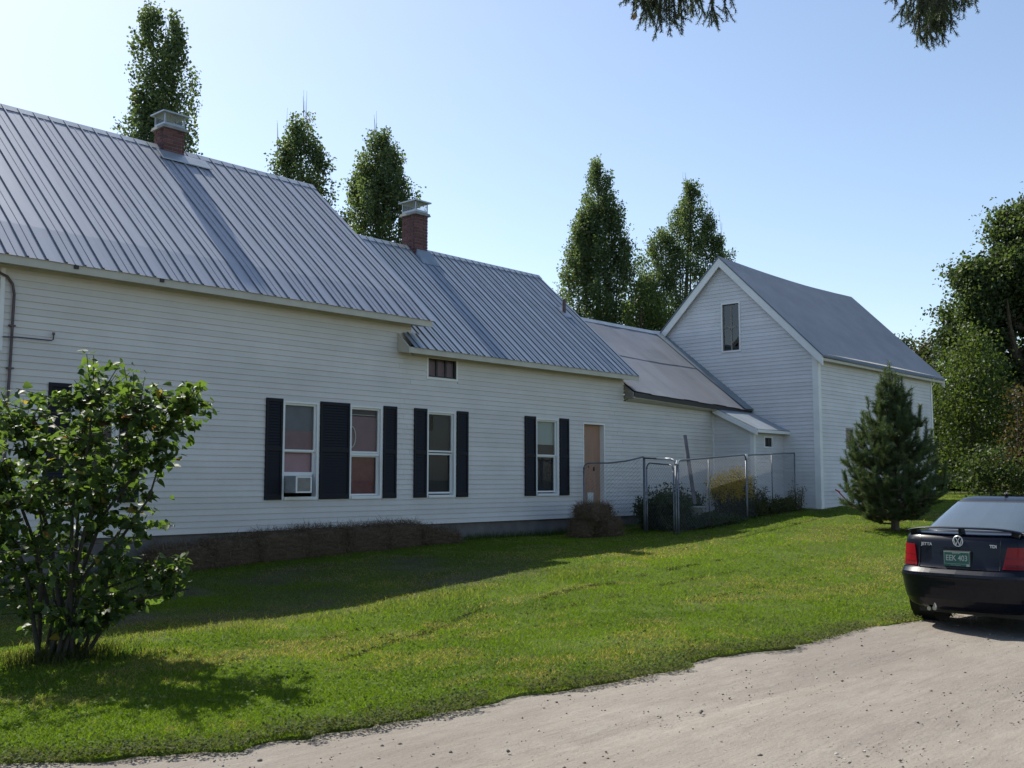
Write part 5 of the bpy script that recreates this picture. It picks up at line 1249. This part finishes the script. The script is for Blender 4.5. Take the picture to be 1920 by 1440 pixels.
# ------------------------------------------------------------------ the parked car
def car(px, py, rz):
    z0 = 0.0
    t = thing('parked_car', 'dark blue sedan with spoiler and green plate parked at the lawn edge, seen from behind', 'car', (px, py, z0), rz)
    t.scale = (1, 1, 1.045); t.location.z = -.045
    paint = mat('car_paint', (.003, .0045, .011), .34, spec=.16, coat=.30, var=.1, vscale=6)
    black = mat('car_black', (.008, .008, .009), .55); rubber = mat('tyre_rubber', (.014, .014, .014), .85)
    lens = mat('red_lens', (.20, .003, .007), .3, spec=.2, coat=.15); lens2 = mat('dark_red_lens', (.12, .003, .006), .3, spec=.2, coat=.15)
    chrome = mat('chrome', (.66, .67, .69), .42, metal=.35); alloy = mat('alloy', (.45, .46, .48), .35, metal=.9)
    glass = mat('car_glass', (.045, .065, .066), .05, spec=1.0, coat=1.0, var=.05)
    glass.node_tree.nodes['Principled BSDF'].inputs['IOR'].default_value = 1.75
    # level sets of the body: z, half width, rear x, front x, rear bow
    LV = np.array([(.22, .74, .20, 4.15, .10), (.26, .80, .12, 4.25, .10), (.36, .845, .045, 4.33, .10), (.50, .862, .008, 4.37, .10), (.585, .866, -.004, 4.37, .10), (.60, .868, -.012, 4.37, .10), (.63, .867, -.012, 4.36, .10),
                   (.665, .864, .005, 4.33, .10), (.685, .860, .045, 4.30, .09), (.75, .858, .07, 4.22, .09), (.85, .850, .085, 3.95, .09), (.93, .838, .095, 3.45, .09), (.99, .822, .105, 3.10, .08), (1.045, .800, .13, 2.95, .07), (1.075, .775, .19, 2.88, .05), (1.088, .745, .30, 2.80, .03)])
    GL = np.array([(1.083, .735, .50, 2.82, .04), (1.10, .725, .53, 2.78, .05), (1.21, .675, .74, 2.52, .05), (1.32, .625, .97, 2.26, .06), (1.42, .575, 1.19, 2.02, .06), (1.465, .53, 1.32, 1.92, .05), (1.488, .42, 1.48, 1.80, .03), (1.497, .10, 1.60, 1.70, .01)])
    def at_level(T, z):
        return [np.interp(z, T[:, 0], T[:, i]) for i in range(1, 5)]
    def pt(T, z, th, off=0.0, n=6.5):
        W_, R, Fr, bow = at_level(T, z); cx = (R + Fr) / 2; ax = (Fr - R) / 2
        c, s = math.cos(th), math.sin(th); yy = W_ * math.copysign(abs(s) ** (2 / n), s); xx = -ax * math.copysign(abs(c) ** (2 / n), c)
        if xx < 0: xx += bow * (abs(yy) / W_) ** 2
        else: xx -= .16 * (abs(yy) / W_) ** 2
        v = Vector((cx + xx, yy, z))
        if off:
            v.x -= off * (abs(c) ** .8) * (1 if c > 0 else -1); v.y += off * s
        return v
    def thy(T, z, y, n=6.5):           # angle giving lateral position y on the rear
        W_ = at_level(T, z)[0]; return math.asin(max(-1, min(1, math.copysign((abs(y) / W_) ** (n / 2), y))))
    NT = 96; ths = []
    for k in range(NT):      # spread the samples evenly along the outline
        q = k / NT * 4; e = math.floor(q); f = q - e; ths.append((e + (f if False else (.5 - .5 * math.cos(math.pi * f)) * .55 + f * .45)) * math.pi / 2)
    def skin(T, name, m):
        vs = [pt(T, z, th) for z in T[:, 0] for th in ths]; nl = len(T)
        fs = [(r * NT + k, r * NT + (k + 1) % NT, (r + 1) * NT + (k + 1) % NT, (r + 1) * NT + k) for r in range(nl - 1) for k in range(NT)]
        fs += [tuple(range(NT))[::-1], tuple((nl - 1) * NT + k for k in range(NT))]
        o = obj(name, MB().add(vs, [f[::-1] for f in fs]), m, t, smooth=True, world=False)
        return o
    skin(LV, 'body', paint); skin(GL, 'roof', paint)
    def patch(T, name, z0_, z1_, y0_, y1_, off, m, parent=t, nu=14, nv=8, thick=.012, yfun=None, inset=0.0):
        mb = MB(); vs = []
        for layer in (0, 1):
            for i in range(nv + 1):
                z = z0_ + (z1_ - z0_) * i / nv
                a, b = (y0_, y1_) if yfun is None else yfun(i / nv)
                ta, tb = thy(T, z, a), thy(T, z, b)
                for k in range(nu + 1): vs.append(pt(T, z, ta + (tb - ta) * k / nu, off - thick * layer))
        k_ = nu + 1; n1 = (nv + 1) * k_
        fs = [(i * k_ + k, (i + 1) * k_ + k, (i + 1) * k_ + k + 1, i * k_ + k + 1) for i in range(nv) for k in range(nu)]
        ring = [k for k in range(nu)] + [i * k_ + nu for i in range(nv)] + [nv * k_ + nu - k for k in range(nu)] + [(nv - i) * k_ for i in range(nv)]
        fs += [(ring[i], ring[(i + 1) % len(ring)], ring[(i + 1) % len(ring)] + n1, ring[i] + n1) for i in range(len(ring))]
        mb.add(vs, fs); return obj(name, mb, m, parent, smooth=False, world=False)
    # rear bumper skin with a crease, tail lights, glass
    patch(LV, 'bumper', .27, .685, -.832, .832, .014, paint, nu=60, nv=10)
    patch(LV, 'bumper_strip', .575, .615, -.825, .825, .024, paint, nu=60, nv=3)
    for s in (1, -1):
        def yf(f, s=s):
            inner = .50 + .045 * f
            return (s * inner, s * .802) if s > 0 else (s * .802, s * inner)
        yf2 = lambda f: (yf(f)[0], yf(f)[1])
        l = patch(LV, 'tail_light', .715, .950, 0, 0, .012, lens, yfun=yf, nu=18, nv=8)
        patch(LV, 'light_divider', .83, .838, 0, 0, .014, lens2, parent=l, yfun=lambda f, s=s: ((.53, .795) if s > 0 else (-.795, -.53)), nu=14, nv=1)
        patch(LV, 'reverse_lamp', .725, .765, 0, 0, .014, lens2, parent=l, yfun=lambda f, s=s: ((.53, .70) if s > 0 else (-.70, -.53)), nu=8, nv=2)
    rg_ = patch(GL, 'rear_window', 1.105, 1.42, -.60, .60, .006, glass, yfun=lambda f: (-.665 + .15 * f, .665 - .15 * f), nu=24, nv=10)
    patch(GL, 'window_seal', 1.42, 1.432, -.5, .5, .008, black, parent=rg_, nu=20, nv=1)
    for s in (1, -1):
        # side glass
        vs = []
        for i in range(5):
            z = 1.12 + .24 * i / 4
            for k in range(13):
                th = s * (1.30 + (1.86 - 1.30) * k / 12); vs.append(pt(GL, z, th, .006))
        fs = [(i * 13 + k, i * 13 + k + 1, (i + 1) * 13 + k + 1, (i + 1) * 13 + k) for i in range(4) for k in range(12)]
        obj('side_window', MB().add(vs, fs if s < 0 else [f[::-1] for f in fs]), glass, t, world=False)
        mb = MB(); mb.box(2.72, 2.90, s * .86 if s > 0 else s * 1.0, s * 1.0 if s > 0 else s * .86, .99, 1.12)
        obj('mirror', mb, black, t, world=False, bevel=.03)
    vs = []
    for i in range(5):
        z = 1.11 + .26 * i / 4
        for k in range(17): vs.append(pt(GL, z, math.pi - .95 + 1.9 * k / 16, .006))
    obj('windscreen', MB().add(vs, [(i * 17 + k, i * 17 + k + 1, (i + 1) * 17 + k + 1, (i + 1) * 17 + k) for i in range(4) for k in range(16)]), glass, t, world=False)
    for s in (1, -1):
        obj('headlight', MB().box(3.92, 4.155, s * .56 - .13, s * .56 + .13, .60, .74), mat('headlamp', (.5, .52, .55), .1), t, world=False, bevel=.03)
    # boot lid seams and number plate recess
    seam = MB(); q = [pt(LV, z, thy(LV, z, .475), .003) for z in np.linspace(.70, 1.06, 9)]; seam.tube(q, .004, 4); q = [Vector((p.x, -p.y, p.z)) for p in q]; seam.tube(q, .004, 4)
    q = [pt(LV, .70, thy(LV, .70, y_), .003) for y_ in np.linspace(-.475, .475, 13)]; seam.tube(q, .004, 4)
    obj('boot_seam', seam, black, t, world=False)
    xr = pt(LV, .81, 0).x
    obj('plate_holder', MB().box(xr - .018, xr + .03, -.165, .165, .715, .895), black, t, world=False, bevel=.01)
    green = mat('plate_green', (.022, .105, .088), .5); white = mat('plate_white', (.36, .42, .38), .6)
    xp = xr - .026; yo_ = -.0
    pl = obj('number_plate', MB().box(xp, xp + .008, -.155, .155, .725, .885), green, t, world=False, bevel=.004)
    fr = MB(); e = .0018
    for (a, b, c, d) in ((-.148, .148, .878, .881), (-.148, .148, .752, .755), (-.148, -.145, .755, .878), (.145, .148, .755, .878)): fr.box(xp - e, xp, a, b, c, d)
    fr.box(xp - e * 1.5, xp, -.150, -.112, .729, .7505)
    obj('plate_border', fr, white, pl, world=False)
    def text(s, size, x, y, z, m, name, parent, bold=.0, sx=1.0):
        cu = bpy.data.curves.new(name, 'FONT'); cu.body = s; cu.size = size; cu.align_x = 'CENTER'; cu.align_y = 'CENTER'; cu.extrude = .0016; cu.offset = bold; cu.resolution_u = 3
        tmp = bpy.data.objects.new(name, cu); COL.objects.link(tmp); bpy.context.view_layer.update()
        me = bpy.data.meshes.new_from_object(tmp.evaluated_get(bpy.context.evaluated_depsgraph_get())); bpy.data.objects.remove(tmp); bpy.data.curves.remove(cu)
        R = Matrix(((0, 0, -1), (-sx, 0, 0), (0, 1, 0)))        # text reads from behind the car: right is -Y, up is Z
        for v in me.vertices: v.co = R @ v.co + Vector((x, y, z))
        me.name = name; me.materials.clear(); me.materials.append(m); o = obj(name, me, m, parent, world=False); return o
    text('EEK 403', .088, xp - .0024, 0, .814, white, 'plate_number', pl, .0012, .86)
    text('VERMONT', .021, xp - .0024, 0, .867, white, 'plate_state', pl)
    text('Green Mountains', .017, xp - .0024, .012, .7385, white, 'plate_motto', pl)
    # badge, lettering
    zb = 1.000; xb = pt(LV, zb, 0).x - .008
    mb = MB()
    mb.tube([(xb, .056 * math.cos(a), zb + .056 * math.sin(a)) for a in np.linspace(0, 2 * math.pi, 33)], .0065, 6, False)
    def stroke(a, b): mb.bar((xb - .001, -a[0], zb + a[1]), (xb - .001, -b[0], zb + b[1]), .008, .0125, (1, 0, 0))
    for sx_ in (-1, 1):
        stroke((sx_ * .026, .048), (sx_ * .003, .008)); stroke((sx_ * .049, .026), (sx_ * .024, -.045)); stroke((sx_ * .024, -.045), (sx_ * .003, .001))
    bd = obj('badge', mb, chrome, t, world=False)
    obj('badge_disc', MB().tube([(xb + .010, 0, zb), (xb + .002, 0, zb)], .056, 24), black, bd, world=False)
    zl = .955; text('JETTA', .046, pt(LV, zl, thy(LV, zl, .38)).x - .006, .385, zl, chrome, 'lettering', t, .0015, 1.1)
    text('TDI', .046, pt(LV, zl, thy(LV, zl, .40)).x - .006, -.40, zl, chrome, 'lettering', t, .0015, 1.1)
    # spoiler on the boot lid: a curved blade on three feet
    vs = []; ny = 33
    for k in range(ny):
        y_ = -.70 + 1.40 * k / (ny - 1); f = abs(y_) / .70; zt_ = 1.140 - .050 * f ** 4; xc = .20 + .10 * f ** 2.2; ch_ = .075
        for (dx_, dz_) in ((-ch_, .004), (-ch_ * .6, .016), (0, .017), (ch_, -.004), (0, -.004), (-ch_ * .8, -.006)): vs.append((xc + dx_, y_, zt_ + dz_))
    fs = [(k * 6 + j, k * 6 + (j + 1) % 6, (k + 1) * 6 + (j + 1) % 6, (k + 1) * 6 + j) for k in range(ny - 1) for j in range(6)] + [tuple(range(6)), tuple((ny - 1) * 6 + j for j in range(6))[::-1]]
    sp_ = obj('spoiler', MB().add(vs, fs), paint, t, smooth=True, world=False)
    for y_, w_ in ((0, .022), (.60, .05), (-.60, .05)):
        f = abs(y_) / .70; xc = .20 + .10 * f ** 2.2
        obj('spoiler_foot', MB().hexa([(xc - .03, y_ - w_, 1.03), (xc + .07, y_ - w_, 1.075), (xc + .07, y_ + w_, 1.075), (xc - .03, y_ + w_, 1.03), (xc - .045, y_ - w_ * .7, 1.137 - .050 * f ** 4), (xc + .05, y_ - w_ * .7, 1.135 - .050 * f ** 4), (xc + .05, y_ + w_ * .7, 1.135 - .050 * f ** 4), (xc - .045, y_ + w_ * .7, 1.137 - .050 * f ** 4)]), paint, sp_, world=False)
    an = obj('aerial', MB().tube([(1.50, 0, 1.485), (1.47, 0, 1.525)], .022, 8), black, t, world=False)
    obj('aerial_mast', MB().tube([(1.475, 0, 1.52), (1.36, 0, 1.60)], .004, 6), black, an, world=False)
    obj('exhaust', MB().tube([(.14, .33, .235), (.45, .33, .235)], .026, 10).tube([(.14, .40, .225), (.45, .40, .225)], .024, 10), mat('exhaust_metal', (.42, .40, .36), .4, metal=.8), t, world=False)
    obj('tow_eye', MB().tube([(.12, .30, .25), (.10, .30, .30), (.13, .33, .27)], .012, 6), chrome, t, world=False)
    obj('underbody', MB().box(.35, 4.0, -.62, .62, .17, .32), black, t, world=False)
    # wheels
    for wx in (.92, 3.43):
        for s in (1, -1):
            y1_ = s * .868; y0_ = s * .66; c = Vector((wx, 0, .305))
            obj('wheel_arch', MB().tube([(wx, s * .60, .33), (wx, s * .871, .33)], .345, 28), black, t, world=False)
            prof = [(.20, .0), (.272, .0), (.300, .015), (.305, .05), (.305, .15), (.300, .185), (.272, .2), (.20, .2)]; nn = 28
            vs = [(wx + r_ * math.cos(6.2832 * k / nn), y0_ + (y1_ + s * .008 - y0_) * (d_ / .2), .305 + r_ * math.sin(6.2832 * k / nn)) for r_, d_ in prof for k in range(nn)]
            fs = [(i * nn + k, i * nn + (k + 1) % nn, (i + 1) * nn + (k + 1) % nn, (i + 1) * nn + k) for i in range(len(prof) - 1) for k in range(nn)]
            wl = obj('wheel', MB().add(vs, fs), rubber, t, smooth=True, world=False)
            rm = MB().tube([(wx, y1_ - s * .06, .305), (wx, y1_ - s * .03, .305)], .202, 28)
            for k in range(5):
                a = 6.2832 * k / 5; rm.bar((wx, y1_ - s * .02, .305), (wx + .2 * math.cos(a), y1_ - s * .005, .305 + .2 * math.sin(a)), .06, .02, (0, 1, 0))
            obj('rim', rm, alloy, wl, world=False)
    return t
car(12.56, 4.345, math.radians(-6))

# ------------------------------------------------------------------ the spruce overhanging the drive
def spruce():
    rng = np.random.default_rng(23); x, y = 7.0, -1.5; z0 = g(x, y)
    t = thing('spruce_tree', 'spruce whose drooping bough tips hang into the top of the view', 'tree', (x, y, z0))
    obj('trunk', MB().tube([(x, y, z0 - .2), (x, y, 5), (x, y, 10), (x, y, 13)], [.26, .2, .11, .03], 10), M['bark'], t)
    b1 = at(1745, -75, 4.7); b2 = at(1268, -85, 4.8); b3 = at(1120, -60, 4.9)
    mb = MB(); mb.tube([(x, y, 5.0), b1 * .5 + Vector((x, y, 5.0)) * .5 + Vector((0, 0, .1)), b1, (b1 + b2) / 2 + Vector((0, 0, .08)), b2, b3], [.055, .045, .034, .026, .018, .006], 7, False)
    C = []; D = []
    def twig(px, py, qx, qy, dep, dens=1.0, sub=3):
        a = at(px, py, dep); b = at(qx, qy, dep + rng.normal() * .05); m_ = (a + b) / 2 + Vector((rng.normal() * .01, rng.normal() * .01, 0))
        mb.tube([a, m_, b], [.0045, .0035, .0018], 5, False); L = (b - a).length
        for s0, e0 in ((a, m_), (m_, b)):
            n = int((e0 - s0).length * 900 * dens) + 2; f = rng.uniform(size=n); d = np.array((e0 - s0).normalized()); q = rng.normal(size=(n, 3)); q = unit(q - d * (q @ d)[:, None])
            C.append(np.array(s0) + (np.array(e0) - np.array(s0)) * f[:, None]); D.append(unit(d * .75 + q * .8))
        for k in range(sub):
            f = rng.uniform(.25, .85); s0 = a.lerp(b, f); e0 = s0 + Vector((rng.normal() * .02, rng.normal() * .02, -.02)) + (b - a).normalized() * rng.uniform(.02, .05) + Vector((math.sin(YAW), -math.cos(YAW), 0)) * rng.choice([-1, 1]) * rng.uniform(.012, .035)
            mb.tube([s0, e0], [.0025, .0014], 4, False); d = np.array((e0 - s0).normalized()); n = int((e0 - s0).length * 850) + 3; q = rng.normal(size=(n, 3)); q = unit(q - d * (q @ d)[:, None]); f2 = rng.uniform(size=n)
            C.append(np.array(s0) + (np.array(e0) - np.array(s0)) * f2[:, None]); D.append(unit(d * .75 + q * .8))
    tips1 = [(1172, 6), (1184, 36), (1192, 28), (1200, 46), (1210, 58), (1218, 44), (1229, 71), (1240, 60), (1257, 68), (1266, 50), (1279, 66), (1285, 30), (1298, 32), (1312, 24), (1322, 34), (1333, 47), (1340, 30), (1348, 57), (1363, 40), (1371, 14), (1235, 40), (1225, 50), (1205, 30), (1250, 48), (1270, 35), (1215, 20), (1190, 10), (1245, 20)]
    for (qx, qy) in tips1:
        px = qx + rng.normal() * 9 + (1265 - qx) * .12; twig(px, -45 + rng.normal() * 12, qx, qy, 4.8 + rng.normal() * .12, 1.0, 4)
    for qx in range(1195, 1300, 9): twig(qx + rng.normal() * 8, -50, qx, rng.uniform(-5, 38), 4.85 + rng.normal() * .15, 1.1, 3)
    tips2 = [(1672, 3), (1690, 30), (1698, 33), (1710, 36), (1714, 62), (1718, 88), (1726, 80), (1738, 91), (1747, 86), (1756, 74), (1768, 83), (1772, 66), (1782, 62), (1778, 28), (1790, 20), (1797, 18), (1809, 21), (1818, 8), (1832, 3), (1730, 60), (1742, 62), (1752, 50), (1736, 72), (1746, 40), (1728, 40), (1760, 56), (1765, 40)]
    for (qx, qy) in tips2:
        px = qx + rng.normal() * 7 + (1742 - qx) * .3; twig(px, -42 + rng.normal() * 12 if qy < 40 else rng.uniform(-30, 8), qx, qy, 4.7 + rng.normal() * .10, 1.15, 4)
    for k in range(22):
        qx = rng.uniform(1712, 1772); twig(qx + rng.normal() * 6, -30, qx, rng.uniform(15, 66), 4.7 + rng.normal() * .12, 1.2, 4)
    obj('bough', mb, M['bark_dark'], t)
    C = np.concatenate(C); D = np.concatenate(D); N = len(C); L = rng.uniform(.010, .017, N)[:, None]; s = unit(np.cross(D, rng.normal(size=(N, 3)))) * .0011
    V = np.stack([C - s, C + s, C + D * L + s * .5, C + D * L - s * .5], 1).reshape(-1, 3); i = np.arange(N) * 4; F = np.stack([i, i + 1, i + 2, i + 3], 1)
    cols = col_mix((.024, .046, .022), (.065, .095, .036), rng.uniform(size=N))
    tag(obj('needles', fast_mesh('needles', V, F, np.repeat(cols, 4, 0)), M['needle'], t), kind='stuff')
    obj('cone', MB().tube([at(1192, 24, 4.75), at(1190, 28, 4.75), at(1189, 33, 4.75), at(1188, 37, 4.75)], [.006, .012, .011, .004], 8), M['ply'], t)
spruce()
print('grass blades', NG, 'objects', len(bpy.data.objects), 'tris', sum(len(m.loops) - 2 * len(m.polygons) for m in bpy.data.meshes))
